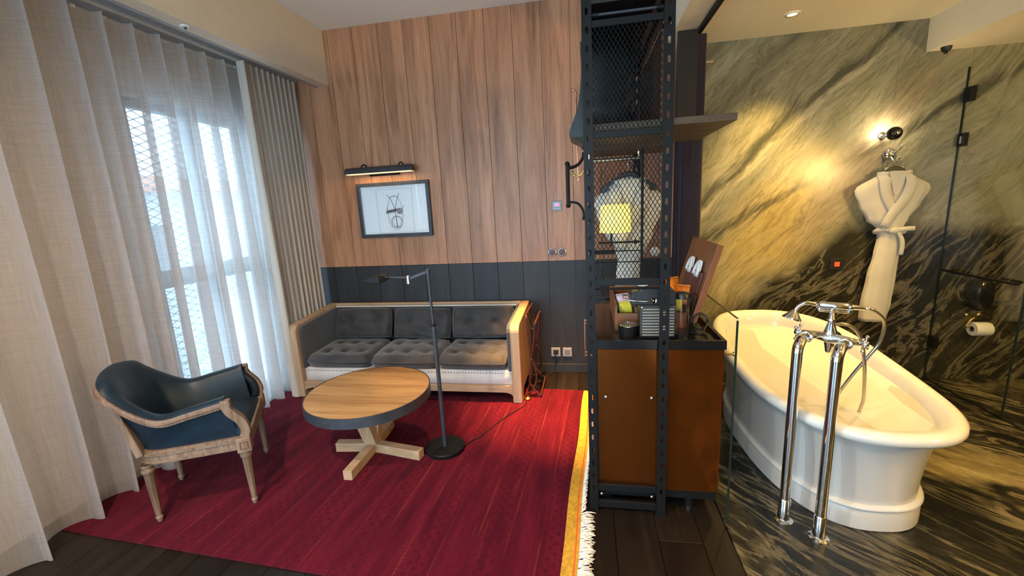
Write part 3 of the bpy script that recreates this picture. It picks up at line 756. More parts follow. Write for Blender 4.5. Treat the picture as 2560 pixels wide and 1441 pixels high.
# moulded show-wood rail running under the leather roll, all the way round
def showrail(z0, z1, o0, o1):
    rg = []
    for t, nr, b in rail3:
        rg.append([t+nr*o0+Vector((0, 0, z0)), t+nr*o1+Vector((0, 0, z0)), t+nr*(o1+.003)+Vector((0, 0, (z0+z1)/2)), t+nr*o1+Vector((0, 0, z1)), t+nr*o0+Vector((0, 0, z1))])
    return MB().loft(rg)
chb(showrail(-.046, -.010, -.01, .017), 'show_wood_rail', M_chairwood, smooth='auto')
chb(showrail(-.034, -.028, .0, .0215), 'rail_groove_bead', M_walnut, smooth='auto')
for s_ in (-1, 1):
    path = spline([(.245, s_*.288, .418), (.258, s_*.290, .46), (.243, s_*.294, .52), (.205, s_*.300, .575), (.190, s_*.301, .615), (.198, s_*.300, .638)], 6)
    mb = MB()
    rg = []
    for i, p in enumerate(path):
        t = (path[min(i+1, len(path)-1)]-path[max(i-1, 0)]).normalized(); sd = Vector((0, 1, 0)); fw_ = t.cross(sd).normalized()
        w_ = .022-.004*i/len(path)
        rg.append([p+sd*a*.020+fw_*b_*w_ for a, b_ in ((-1, -1), (1, -1), (1, 1), (-1, 1))])
    chb(mb.loft(rg), 'arm_post', M_chairwood, smooth='auto', bevel=.004)
    path = [(.225, s_*.268, .43), (.236, s_*.270, .47), (.222, s_*.272, .53), (.186, s_*.275, .58), (.172, s_*.277, .62), (.180, s_*.277, .645)]
    chb(MB().tube(spline(path, 5), [.026]*26, 10), 'arm_front_roll', M_leather, smooth=True)
    chb(MB().bar((-.236, s_*.204, .40), (-.312, s_*.200, .752), .034, .045, (0, 1, 0), .026, .034), 'back_post', M_chairwood, bevel=.005)
    chb(MB().box(.168, .212, s_*.300-.021, s_*.300+.021, .607, .648), 'arm_block', M_chairwood, bevel=.004)
def seat(u, v):
    U, V = 2*u-1, 2*v-1; x = -.21+.235*(U+1); hw = .205+.05*(U+1)/2; y = V*hw
    t = max(0, (1-abs(U)**6)*(1-abs(V)**6))**.5
    return (x, y, .405+.062*t+.012*(1-U*U)*(1-V*V))
chb(MB().grid(seat, 24, 24), 'seat', M_leather, smooth=True)

# ================================================================ coffee table
TX, TY, TZ = -1.425, 2.375, .455
tb = empty('coffee_table', (TX, TY, .0095), 'round oak coffee table with a blackened steel rim and crossed timber base', 'coffee table')
R0 = .392
tt = MB().lathe([(R0-.004, TZ-.03), (R0-.004, TZ-.006)], (TX, TY, 0), 64).build('table_top', M_tabletop, tb)
nb = 6; bw = 2*R0/nb
for i in range(nb):
    ya = -R0+i*bw; yb_ = ya+bw; pts = []
    ya += .0006; yb_ -= .0006
    for j in range(9):
        yy = ya+(yb_-ya)*j/8; pts.append((math.sqrt(max(0, (R0-.001)**2-yy*yy)), yy))
    for j in range(8, -1, -1):
        yy = ya+(yb_-ya)*j/8; pts.append((-math.sqrt(max(0, (R0-.001)**2-yy*yy)), yy))
    a = math.radians(-6); ca, sa = math.cos(a), math.sin(a)
    if i in (0, nb-1): pts = [p for k, p in enumerate(pts) if k == 0 or (abs(p[0]-pts[k-1][0])+abs(p[1]-pts[k-1][1])) > 1e-4]
    MB().prism(pts, (TX, TY, TZ-.006), (ca, sa, 0), (-sa, ca, 0), (0, 0, .006)).build('board', M_tabletop, tt)
MB().lathe([(R0, TZ-.062), (R0+.006, TZ-.062), (R0+.006, TZ+.0015), (R0, TZ+.0015), (R0, TZ-.062)], (TX, TY, 0), 80, cap=False).build('steel_rim', M_steelblue, tb, smooth='auto')
J = Vector((-1.445, 2.385, 0))
ends = [(-1.445, 2.055), (-1.075, 2.315), (-1.70, 2.36), (-1.465, 2.68)]
for i, (ex, ey) in enumerate(ends):
    d = (Vector((ex, ey, 0))-J).normalized()
    MB().bar(J+d*.02+Vector((0, 0, .042)), Vector((ex, ey, .042)), .058, .062, (0, 0, 1)).build('foot', M_oakx, tb, bevel=.003)
MB().bar((-1.435, 2.385, .03), (-1.535, 2.35, TZ-.03), .085, .075, (0, 1, 0)).build('post', M_oak, tb, bevel=.003)
MB().bar((-1.45, 2.40, .03), (-1.47, 2.55, TZ-.03), .075, .085, (1, 0, 0)).build('post', M_oak, tb, bevel=.003)
B(-1.66, -1.24, 2.29, 2.36, TZ-.055, TZ-.03).build('batten', M_oakx, tb)

# ================================================================ floor lamp
LX, LY = -.955, 2.435
lamp = empty('floor_lamp', (LX, LY, .0095), 'slim black reading floor lamp with a folding arm in front of the sofa', 'floor lamp')
MB().lathe([(.128, .0105), (.130, .014), (.130, .034), (.126, .038), (.02, .0385)], (LX, LY, 0), 48).build('base', M_black, lamp, smooth='auto')
MB().lathe([(.022, .038), (.018, .046), (.0135, .05)], (LX, LY, 0), 20).build('collar', M_black, lamp, smooth='auto')
MB().cyl((LX, LY, .04), (LX-.004, LY, .87), .0135, .0135, 16).build('lower_pole', M_steelblue, lamp, smooth='auto')
MB().cyl((LX-.004, LY, .87), (LX-.006, LY, .885), .0155, .0155, 16).build('clamp_ring', M_black, lamp, smooth='auto')
MB().cyl((LX-.005, LY, .88), (LX-.009, LY, 1.222), .0085, .0085, 14).build('upper_pole', M_steelblue, lamp, smooth='auto')
MB().cyl((LX-.009, LY, 1.205), (LX-.009, LY, 1.235), .014, .014, 14).build('top_joint', M_steelblue, lamp, smooth='auto')
MB().bar((LX-.009, LY, 1.222), (-1.083, LY-.03, 1.182), .008, .014, (0, 0, 1)).build('arm', M_steelblue, lamp)
MB().cyl((-1.083, LY-.03, 1.152), (-1.083, LY-.03, 1.202), .0125, .0125, 14).build('elbow_joint', M_nickel, lamp, smooth='auto')
MB().cyl((-1.083, LY-.03, 1.190), (-1.225, LY-.02, 1.193), .0065, .0065, 12).build('arm', M_steelblue, lamp, smooth='auto')
MB().cyl((-1.215, LY-.02, 1.193), (-1.235, LY-.02, 1.193), .012, .016, 14).build('head_joint', M_black, lamp, smooth='auto')
hd = MB().loft([[(-1.232, LY-.02+a*.014, 1.190+b*.012) for a, b in ((-1, -1), (1, -1), (1, 1), (-1, 1))],
                [(-1.262, LY-.02+a*.045, 1.190+b*.026-.004) for a, b in ((-1, -1), (1, -1), (1, 1), (-1, 1))],
                [(-1.37, LY-.02+a*.055, 1.186+b*.010) for a, b in ((-1, -1), (1, -1), (1, .3), (-1, .3))]]).build('lamp_head', M_black, lamp, bevel=.003)
cordp = [(-.835, 2.470, .018), (-.79, 2.56, .0135), (-.755, 2.60, .0135), (-.689, 2.752, .0135), (-.612, 2.906, .0135), (-.543, 3.019, .0135), (-.505, 3.10, .0135), (-.50, 3.30, .0135), (-.46, 3.45, .005), (-.36, 3.72, .005), (-.315, 3.77, .06), (-.305, 3.785, .19)]
MB().tube(spline(cordp, 6), .0035, 6).build('power_cord', M_blackplastic, lamp, smooth=True)
MB().cyl((-.300, 3.775, .2), (-.300, 3.797, .2), .014, .018, 12).build('plug', M_blackplastic, lamp, smooth='auto')
e = empty('foot_switch', (-.497, 3.20, .0095), 'small round brass foot switch beside the sofa leg', 'switch')
MB().lathe([(.030, .0135), (.030, .020), (.022, .030), (.010, .033)], (-.497, 3.195, .0005), 20).build('body', M_brass, e, smooth='auto')
MB().lathe([(.008, .030), (.008, .038), (.004, .040)], (-.497, 3.195, 0), 12).build('button', M_nickel, e, smooth='auto')

# ================================================================ folding stand beside the sofa
fs = empty('folding_stand', (-.45, 3.45, 0), 'folded oxblood metal luggage stand leaning between sofa and rack', 'luggage stand')
A_ = [(-.486, .722), (-.475, .557), (-.459, .343), (-.472, .242), (-.479, .139), (-.462, .10), (-.43, .057), (-.392, .021)]
B_ = [(-.417, .647), (-.434, .496), (-.455, .343), (-.43, .242), (-.427, .14), (-.447, .10), (-.479, .052), (-.512, .021)]
for yy in (3.25, 3.62):
    for off, P in ((-.008, A_), (.008, B_)):
        MB().tube(spline([(x, yy+off, z) for x, z in P], 5), .0085, 8).build('leg', M_maroon, fs, smooth=True)
    MB().cyl((-.457, yy-.02, .343), (-.457, yy+.02, .343), .005, .005, 10).build('pivot', M_nickel, fs, smooth='auto')
for x, z in ((-.486, .722), (-.417, .647)): MB().cyl((x, 3.24, z), (x, 3.63, z), .0085, .0085, 10).build('top_bar', M_maroon, fs, smooth='auto')
for x, z in ((-.392, .021), (-.512, .021)): MB().cyl((x, 3.24, z), (x, 3.63, z), .0085, .0085, 10).build('foot_bar', M_maroon, fs, smooth='auto')
for yy in (3.32, 3.43, 3.54):
    MB().grid(lambda u, v: (-.486+.069*u, yy-.02+.04*v, .722-.075*u-.10*math.sin(PI*u)), 10, 2).build('strap', M_hide, fs, smooth=True, solid=.003)

# ================================================================ things on the wood wall
pf = empty('framed_drawing', (-1.772, 3.81, 1.352), 'dark framed ink drawing on white paper above the sofa', 'picture')
X0, X1, Z0, Z1 = -2.133, -1.412, 1.352, 1.863; fw = .032
for a, b, c, d in ((X0, X1, Z0, Z0+fw), (X0, X1, Z1-fw, Z1), (X0, X0+fw, Z0+fw, Z1-fw), (X1-fw, X1, Z0+fw, Z1-fw)):
    B(a, b, 3.772, 3.81, c, d).build('frame_bar', M_steelblue, pf, bevel=.002)
pap = B(X0+fw, X1-fw, 3.800, 3.806, Z0+fw, Z1-fw).build('paper', M_paper, pf)
B(X0+fw, X1-fw, 3.783, 3.785, Z0+fw, Z1-fw).build('pane', M_glasspic, pf)
mtx = (X0+X1)/2+.0; mtz = (Z0+Z1)/2
mat_ = MB()
for a, b, c, d in ((-.175, .18, .190, .192), (-.175, .18, -.215, -.213), (-.175, -.173, -.215, .192), (.178, .18, -.215, .192)): mat_.box(mtx+a, mtx+b, 3.7990, 3.8, mtz+c, mtz+d)
mat_.build('plate_mark', M_greyl, pap)
def ink(name, pts, w, closed=False):
    P = [Vector((mtx+x, 3.7985, mtz+z)) for x, z in pts]; MB().tube(P, w, 5, closed=closed).build(name, M_ink, pap)
ink('oval_line', [(.0+.075*math.sin(2*PI*i/40), -.03+.16*math.cos(2*PI*i/40)) for i in range(40)], .0012, True)
ink('branch_line', [(-.068, .142), (-.03, .09), (-.008, .03), (.0, -.02), (.004, -.10), (.006, -.165)], .0022)
ink('branch_line', [(.055, .150), (.025, .085), (.008, .03), (.0, -.02)], .0022)
ink('ring_line', [(.008+.054*math.sin(2*PI*i/32), -.115+.056*math.cos(2*PI*i/32)) for i in range(32)], .0022, True)
ink('ring_line', [(.008+.042*math.sin(2*PI*i/32), -.112+.046*math.cos(2*PI*i/32)) for i in range(32)], .0010, True)
ink('top_line', [(-.045, .118), (-.01, .124), (.04, .118)], .0014)
ink('needle', [(.004, -.075), (.009, -.165)], .0026)
ink('base_line', [(-.03, -.158), (.03, -.158)], .0012)
for i in range(7): ink('coil', [(-.088+i*.0145, -.035+.004*i*.4), (-.080+i*.0145, -.012+.002*i), (-.072+i*.0145, -.002+.002*i), (-.074+i*.0145, -.024+.002*i)], .0034)
for i in range(6):
    a = 2*PI*i/6; ink('rosette', [(.045+.018*math.cos(a)+.010*math.cos(b), -.014+.018*math.sin(a)+.010*math.sin(b)) for b in [2*PI*j/10 for j in range(10)]], .0034, True)
ink('leaf_line', [(-.095, -.03), (-.075, .025)], .0016); ink('leaf_line', [(.075, .0), (.092, .035)], .0016)
pl = empty('picture_light', (-1.845, 3.81, 1.95), 'black picture light bar above the framed drawing', 'picture light')
B(-1.99, -1.69, 3.795, 3.81, 1.925, 1.955).build('wall_plate', M_black, pl, bevel=.002)
for xx in (-2.01, -1.645):
    MB().tube(arc((xx, 3.75, 1.985), .055, 0, PI, 10, (0, 1, 0), (0, 0, .8)), .006, 8).build('bracket', M_black, pl, smooth=True)
hood = [(3.655, 1.945), (3.665, 1.985), (3.690, 2.0), (3.725, 2.0), (3.735, 1.985), (3.735, 1.945)]
MB().prism(hood, (-2.165, 0, 0), (0, 1, 0), (0, 0, 1), (.655, 0, 0)).build('hood', M_steelblue, pl, bevel=.004)
B(-2.15, -1.525, 3.665, 3.728, 1.939, 1.945).build('diffuser', emit('warm_diffuser', (1, .72, .38), 1.0), pl)
for dx in (-.2, 0, .2):
    d = bpy.data.lights.new('picture_beam', 'AREA'); d.shape = 'RECTANGLE'; d.size = .18; d.size_y = .03; d.energy = .5; d.color = (1, .66, .30)
    o = bpy.data.objects.new('picture_beam', d); COL.objects.link(o); o.parent = pl; o.location = (dx, -.115, -.016)
th = empty('thermostat', (-.248, 3.81, 1.52), 'small grey wall thermostat with a pink screen beside the rack', 'thermostat')
B(-.290, -.206, 3.795, 3.81, 1.522, 1.608).build('plate', M_grey, th, bevel=.003)
B(-.272, -.224, 3.793, 3.7955, 1.560, 1.590).build('screen', emit('lcd', (.35, .32, .42), .8), th)
B(-.250, -.226, 3.792, 3.7932, 1.562, 1.588).build('lit_segment', emit('lcd_pink', (.95, .18, .35), 1.0), th)
for i in range(4): MB().lathe([(.005, 0), (.004, .002)], (-.272+i*.016, 3.795, 1.542), 8, (0, -1, 0)).build('key', M_white, th)
for i, (x, lb) in enumerate(((-.304, 'round brass rotary dimmer on the wood wall, farther from the rack'), (-.214, 'round brass rotary dimmer on the wood wall, nearer the rack'))):
    e = empty('rotary_dimmer', (x, 3.81, 1.11), lb, 'switch', group='wall dimmers')
    MB().lathe([(.040, 0), (.040, .006), (.034, .009), (.032, .007)], (x, 3.81, 1.152), 28, (0, -1, 0)).build('ring', M_nickel, e, smooth='auto')
    MB().lathe([(.031, .005), (.030, .012), (.024, .018), (.006, .019)], (x, 3.81, 1.152), 28, (0, -1, 0)).build('dial', M_oxblood, e, smooth='auto')
    MB().lathe([(.0065, .018), (.005, .024)], (x, 3.81, 1.152), 10, (0, -1, 0)).build('pin', M_blackplastic, e)
for i, (x, lb) in enumerate(((-.300, 'grey wall socket with a black plug in it'), (-.192, 'blank grey wall socket next to the plugged one'))):
    e = empty('wall_socket', (x, 3.81, .155), lb, 'socket', group='low wall sockets')
    B(x-.043, x+.043, 3.800, 3.812, .157, .243).build('plate', M_greyl, e, bevel=.003)
    B(x-.024, x+.024, 3.797, 3.8005, .178, .222).build('insert', M_grey if i else M_blackplastic, e)
# ================================================================ slotted steel rack
rk = empty('steel_rack', (.18, 2.54, 0), 'tall black slotted-angle steel rack with wire mesh front dividing the room', 'rack')
def slotted(mb, o, u, w, z0, z1, th, first, pitch=.072, sw=.0125, shh=.029):
    """flange of width w along u with a column of rounded slots"""
    o = Vector(o); u = Vector(u).normalized(); nrm = u.cross(Vector((0, 0, 1)))
    def P(a, z, k): return o+u*a+Vector((0, 0, z))+nrm*th*k
    def rect(za, zb):
        c = [(0, za), (w, za), (w, zb), (0, zb)]
        mb.add([P(a, z, k) for k in (0, 1) for a, z in c], [(0, 1, 2, 3), (7, 6, 5, 4), (0, 4, 5, 1), (1, 5, 6, 2), (2, 6, 7, 3), (3, 7, 4, 0)])
    z = first; rect(z0, z)
    while z+pitch <= z1-.01:
        cz = z+pitch/2; outer = []; inner = []
        for i in range(4): outer.append((w*i/4, z))
        for i in range(4): outer.append((w, z+pitch*i/4))
        for i in range(4): outer.append((w-w*i/4, z+pitch))
        for i in range(4): outer.append((0, z+pitch-pitch*i/4))
        hs = shh/2-sw/2
        for a, zz in outer:
            an = math.atan2((zz-cz)/pitch, (a-w/2)/w); cx, sy = math.cos(an), math.sin(an)
            inner.append((w/2+sw/2*cx, cz+(hs if sy > .01 else -hs if sy < -.01 else 0)+sw/2*sy))
        n = 16; vs = [P(a, q, k) for k in (0, 1) for a, q in outer]+[P(a, q, k) for k in (0, 1) for a, q in inner]
        fs = []
        for i in range(n):
            j = (i+1) % n
            fs += [(i, j, 2*n+j, 2*n+i), (n+j, n+i, 3*n+i, 3*n+j), (2*n+i, 2*n+j, 3*n+j, 3*n+i)]
            if i // 4 in (1, 3): fs.append((j, i, n+i, n+j))
        mb.add(vs, fs); z += pitch
    rect(z, z1)
ZT = 2.415
def post(x0, x1, y, sx, sy, first=.10):
    mb = MB()
    slotted(mb, (x0, y, 0), (1, 0, 0), x1-x0, .012, ZT, .003*(1 if sy < 0 else 1), first)
    xs = x0 if sx < 0 else x1-.003
    fl_ = .020 if sy < 0 else .040
    slotted(mb, (xs, y, 0) if sy < 0 else (xs, y-fl_, 0), (0, 1, 0), fl_, .012, ZT, .003, first+.03, sw=.0075 if sy < 0 else .0125)
    p = mb.build('upright', M_black, rk)
    B(min(x0, x1)-.004, max(x0, x1)+.004, y-.012, y+.03, 0, .012).build('foot_plate', M_black, p)
post(-.003, .039, 1.968, -1, -1); post(.329, .373, 1.968, 1, -1)
post(-.003, .039, 3.10, -1, 1); post(.329, .373, 3.10, 1, 1)
def rail(x0, x1, y0, y1, z0, z1, nm='cross_rail'): B(x0, x1, y0, y1, z0, z1).build(nm, M_black, rk, bevel=.0015, seg=1)
rail(.039, .329, 1.97, 1.985, 2.305, 2.333); rail(.039, .329, 1.972, 1.985, 1.203, 1.236); rail(.039, .329, 1.972, 1.985, 1.862, 1.892)
MB().cyl((.039, 1.985, 2.357), (.329, 1.985, 2.357), .006, .006, 10).build('top_rod', M_steelblue, rk, smooth='auto')
for xx in (.053, .315): MB().cyl((xx-.014, 1.985, 2.357), (xx+.014, 1.985, 2.357), .010, .010, 12).build('rod_collar', M_black, rk, smooth='auto')
MB().cyl((.039, 1.988, 1.185), (.329, 1.988, 1.185), .005, .005, 8).build('lower_rod', M_black, rk, smooth='auto')
rail(.039, .329, 1.972, 1.99, .118, .155); rail(.039, .329, 1.972, 1.99, .02, .06); rail(.039, .329, 2.02, 2.04, .062, .078)
for zz in (.105, 1.21, 2.32):
    rail(-.002, .014, 2.01, 3.06, zz, zz+.03, 'side_rail'); rail(.356, .372, 2.01, 3.06, zz, zz+.03, 'side_rail') if zz > 2 else None
    rail(.039, .329, 3.085, 3.10, zz, zz+.03)
for (x, z) in ((.058, .10), (.308, .10), (.085, .63), (.305, .63)): MB().lathe([(.008, 0), (.008, .003), (.004, .005)], (x, 1.972 if z < .2 else 1.997, z), 10, (0, -1, 0)).build('bolt', M_nickel, rk, smooth='auto')
def meshpanel(x0, x1, y, z0, z1, cw, chh, th):
    mb = MB(); s = chh/cw; H = z1-z0; W = x1-x0
    n = int((W+H/s)/cw)+2
    for i in range(-int(H/s/cw)-1, int(W/cw)+2):
        for d in (1, -1):
            # line: x = xs + d*(z-z0)/s
            xs = x0+i*cw if d > 0 else x1-i*cw
            za, zb = z0, z1
            xa, xb = xs, xs+d*(z1-z0)/s
            t0, t1 = 0.0, 1.0
            dx = xb-xa
            for lo, hi in ((x0, x1),):
                ta, tb = (lo-xa)/dx, (hi-xa)/dx
                if ta > tb: ta, tb = tb, ta
                t0 = max(t0, ta); t1 = min(t1, tb)
            if t1-t0 < 1e-4: continue
            mb.bar((xa+dx*t0, y+.0012*d, za+(zb-za)*t0), (xa+dx*t1, y+.0012*d, za+(zb-za)*t1), th, .0025, (0, 1, 0))
    return mb
meshpanel(.039, .329, 1.978, 1.236, 2.305, .0186, .0315, .0026).build('wire_mesh', M_mesh, rk, kind='stuff')
meshpanel(.039, .329, 3.09, 1.24, 2.32, .0186, .0315, .0020).build('wire_mesh', M_mesh, rk, kind='stuff')
B(-.002, .374, 1.97, 3.12, 2.395, 2.415).build('roof_panel', M_blackgloss, rk)
B(.004, .329, 3.07, 3.085, 2.08, 2.395).build('back_panel', M_blackgloss, rk)
B(.004, .329, 3.06, 3.078, 1.926, 2.08).build('back_board', M_shelfwood, rk)
B(.330, .346, 2.03, 2.77, 1.926, 2.29).build('side_board', M_walnut, rk)
B(.330, .346, 2.80, 3.05, 1.926, 2.17).build('side_board', M_walnut, rk)
B(.006, .020, 2.03, 3.05, 1.926, 2.36).build('side_sheet', M_hide, rk)
sf = B(.022, .632, 1.992, 2.60, 1.896, 1.926).build('shelf', M_shelfwood, rk, bevel=.002)
B(.022, .50, 2.62, 3.05, 1.885, 1.905).build('shelf', M_shelfwood, rk, bevel=.002)
MB().cyl((.016, 2.86, 1.845), (.356, 2.86, 1.845), .010, .010, 12).build('hanging_rail', M_nickel, rk, smooth='auto')
for xx in (.03, .335): MB().cyl((xx, 2.86, 1.845), (xx, 2.86, 1.89), .006, .006, 8).build('rail_bracket', M_nickel, rk, smooth='auto')
# double iron arm bracket on the living-room side
cb = empty('iron_bracket', (-.003, 2.6, 1.5), 'black iron double-arm bracket fixed to the rack above the copper handle', 'bracket')
for yy in (2.52, 2.60):
    MB().tube(spline([(-.006, yy, 1.868), (-.012, yy, 1.835), (-.045, yy, 1.800), (-.097, yy, 1.788)], 6), .0065, 8).build('upper_arm', M_black, cb, smooth=True)
    MB().tube(spline([(-.008, yy, 1.500), (-.014, yy, 1.545), (-.045, yy, 1.585), (-.098, yy, 1.596)], 6), .0065, 8).build('lower_arm', M_black, cb, smooth=True)
    MB().cyl((-.098, yy, 1.58), (-.098, yy, 1.805), .0105, .0105, 10).build('upright_bar', M_black, cb, smooth='auto')
    for zz in (1.81, 1.575): MB().ball((-.098, yy, zz), .014, 10, 7).build('finial', M_black, cb, smooth=True)
    MB().ball((-.008, yy, 1.497), .011, 10, 7).build('fixing_ball', M_black, cb, smooth=True)
hk = empty('brass_hook', (-.03, 2.56, 1.73), 'small curved brass hook under the iron bracket', 'hook')
MB().tube(spline([(-.004, 2.56, 1.775), (-.02, 2.56, 1.748), (-.05, 2.56, 1.740), (-.072, 2.56, 1.755)], 6), .006, 8).build('arm', M_brass, hk, smooth=True)
MB().ball((-.074, 2.56, 1.760), .010, 10, 7).build('knob', M_brass, hk, smooth=True)
# leather sheet hung over the rack side
lp = spline([(-.012, 2.6, 2.425), (-.008, 2.6, 2.30), (-.018, 2.6, 2.18), (-.035, 2.6, 2.09), (-.079, 2.6, 1.973), (-.066, 2.6, 1.944), (-.030, 2.6, 1.925), (-.008, 2.6, 1.900)], 6)
la = empty('leather_apron', (-.02, 2.6, 1.9), 'black leather apron with green lining hung over the rack side', 'apron')
MB().prism([(p.x, p.z) for p in lp]+[(-.0035, 1.905), (-.0035, 2.425)], (0, 2.47, 0), (1, 0, 0), (0, 0, 1), (0, .26, 0)).build('hide', M_hide, la, smooth='auto')
MB().prism([(p.x, p.z) for p in lp[30:]]+[(-.002, 1.90), (-.002, 1.945)], (0, 2.464, 0), (1, 0, 0), (0, 0, 1), (0, .006, 0)).build('lining', M_greenfelt, la)
sh_ = empty('copper_rod', (-.045, 2.66, 1.72), 'thin copper shoehorn rod hanging beside the leather apron', 'shoehorn')
MB().cyl((-.040, 2.74, 1.72), (-.046, 2.74, 2.20), .004, .004, 8).build('rod', M_copper, sh_, smooth='auto')
MB().tube(spline([(-.046, 2.74, 2.20), (-.040, 2.74, 2.22), (-.050, 2.74, 2.245), (-.066, 2.74, 2.262)], 5), .005, 8).build('branch_top', M_copper, sh_, smooth=True)
MB().tube([(-.050, 2.74, 2.245), (-.070, 2.74, 2.245)], .004, 8).build('twig', M_copper, sh_, smooth=True)

# ================================================================ minibar cabinet
cab = empty('minibar_cabinet', (.325, 2.45, 0), 'low minibar cabinet with copper lacquer doors behind the rack posts', 'cabinet')
B(.024, .628, 2.022, 2.93, .125, .884).build('body', M_blackplastic, cab)
B(.045, .345, 2.0, 2.021, .125, .880).build('door', M_copperpanel, cab, bevel=.0015)
B(.348, .628, 2.0, 2.021, .125, .880).build('door', M_copperpanel, cab, bevel=.0015)
B(.002+.02, .0235, 2.06, 2.90, .125, .88).build('side_door', M_copperpanel, cab)
B(.03, .622, 2.004, 2.92, .082, .124).build('plinth', M_black, cab)
for xx in (.09, .505):
    for yy in (2.05, 2.85):
        MB().lathe([(.015, .011), (.022, .014), (.022, .083)], (xx, yy, 0), 14).build('foot', M_black, cab, smooth='auto')
        MB().lathe([(.0165, .0), (.0185, .004), (.0185, .010)], (xx, yy, .0), 14).build('glide', M_nickel, cab, smooth='auto')
hd_ = MB()
MB().cyl((-.016, 2.60, .615), (-.016, 2.60, .865), .005, .005, 10).build('handle', M_copper, cab, smooth='auto')
for zz in (.625, .645, .835, .855): MB().cyl((-.016, 2.60, zz), (.0222, 2.60, zz), .0038, .0038, 8).build('handle_pin', M_brass, cab, smooth='auto')
ct = empty('worktop', (.32, 2.45, .885), 'glossy black raised-edge worktop on the minibar cabinet', 'worktop')
B(.022, .634, 1.990, 2.945, .885, .905).build('slab', M_blackgloss, ct)
for a, b, c, d in ((.022, .634, 1.990, 2.006, ), (.022, .634, 2.929, 2.945), (.022, .038, 2.006, 2.929), (.618, .634, 2.006, 2.929)):
    B(a, b, c, d, .905, .928).build('raised_edge', M_blackgloss, ct)
B(.52, .606, 2.05, 2.16, .905, .909).build('glass_coaster', M_blackgloss, ct)

# coffee machine
cm = empty('coffee_machine', (.33, 2.135, .905), 'compact black coffee capsule machine with ribbed grey side and water tank', 'coffee machine')
Z0 = .9055
B(.258, .425, 2.085, 2.195, Z0, 1.085).build('body', M_blackplastic, cm, bevel=.006)
sp = B(.256, .424, 2.080, 2.086, .915, 1.077).build('side_panel', M_ribgap, cm, bevel=.003)
for i in range(10):
    zz = .928+i*.0145
    MB().tube([(.267, 2.078, zz), (.416, 2.078, zz)], .0048, 8).build('rib', M_silverrib, sp, smooth='auto')
for xx in (.265, .414):
    for zz in (.921, 1.070): MB().lathe([(.004, 0), (.0035, .003)], (xx, 2.080, zz), 10, (0, -1, 0)).build('screw', M_chrome, sp)
hdp = [(.212, 1.078), (.425, 1.078), (.425, 1.145), (.39, 1.162), (.262, 1.166), (.250, 1.150), (.216, 1.142)]
MB().prism(hdp, (0, 2.083, 0), (1, 0, 0), (0, 0, 1), (0, .114, 0)).build('brew_head', M_blackplastic, cm, bevel=.006, seg=3)
MB().tube(spline([(.322, 2.080, 1.103), (.27, 2.078, 1.100), (.205, 2.082, 1.106), (.184, 2.10, 1.113), (.180, 2.14, 1.115), (.184, 2.18, 1.113), (.205, 2.198, 1.106), (.322, 2.200, 1.103)], 5), .0045, 8).build('chrome_lever', M_chrome, cm, smooth=True)
MB().lathe([(.014, 0), (.012, .006)], (.322, 2.083, 1.103), 14, (0, -1, 0)).build('lever_pivot', M_chrome, cm, smooth='auto')
MB().cyl((.236, 2.14, 1.06), (.236, 2.14, 1.08), .009, .013, 12).build('spout', M_chrome, cm, smooth='auto')
MB().lathe([(.044, 0), (.050, .055), (.052, .058)], (.205, 2.14, Z0), 24).build('drip_tray', M_blackplastic, cm, smooth='auto')
MB().lathe([(.049, .058), (.053, .058), (.053, .062), (.049, .062), (.049, .058)], (.205, 2.14, Z0), 28, cap=False).build('tray_ring', M_chrome, cm, smooth='auto')
for i in range(8): B(.166+i*.0105, .171+i*.0105, 2.105, 2.175, Z0+.059, Z0+.062).build('grid_bar', M_chrome, cm)
MB().lathe([(.036, .004), (.036, .195)], (.462, 2.14, Z0), 28).build('water_tank', M_tank, cm, smooth='auto')
MB().lathe([(.038, .195), (.038, .215), (.033, .222)], (.462, 2.14, Z0), 28).build('tank_lid', M_blackplastic, cm, smooth='auto')
MB().lathe([(.037, .0), (.037, .016)], (.462, 2.14, Z0), 28).build('tank_foot', M_blackplastic, cm, smooth='auto')
# power cord coil
cc = empty('cord_coil', (.585, 2.20, .905), 'coiled black power cord lying on the worktop corner', 'cord')
P = []
for i in range(61):
    a = 2*PI*i/20; P.append((.572+.036*math.cos(a), 2.205+.006*(i/20)+.01*math.sin(a), .958+.040*math.sin(a)+.002*math.cos(i)))
MB().tube(P, .0045, 7).build('loops', M_blackplastic, cc, smooth=True)
MB().tube(spline([P[0], (.585, 2.18, .93), (.56, 2.15, .912), (.50, 2.19, .910)], 5), .0045, 7).build('tail', M_blackplastic, cc, smooth=True)
# white cup standing on the machine
cu = empty('espresso_cup', (.300, 2.14, 1.166), 'small white espresso cup upside down on the coffee machine', 'cup')
MB().lathe([(.022, 0), (.026, .002), (.027, .010), (.018, .016), (.020, .022), (.016, .026), (.004, .027)], (.275, 2.14, 1.1665), 22).build('cup_body', M_white, cu, smooth='auto')
MB().lathe([(.005, .026), (.004, .033), (.001, .036)], (.275, 2.14, 1.1665), 10).build('cup_knob', M_white, cu, smooth=True)
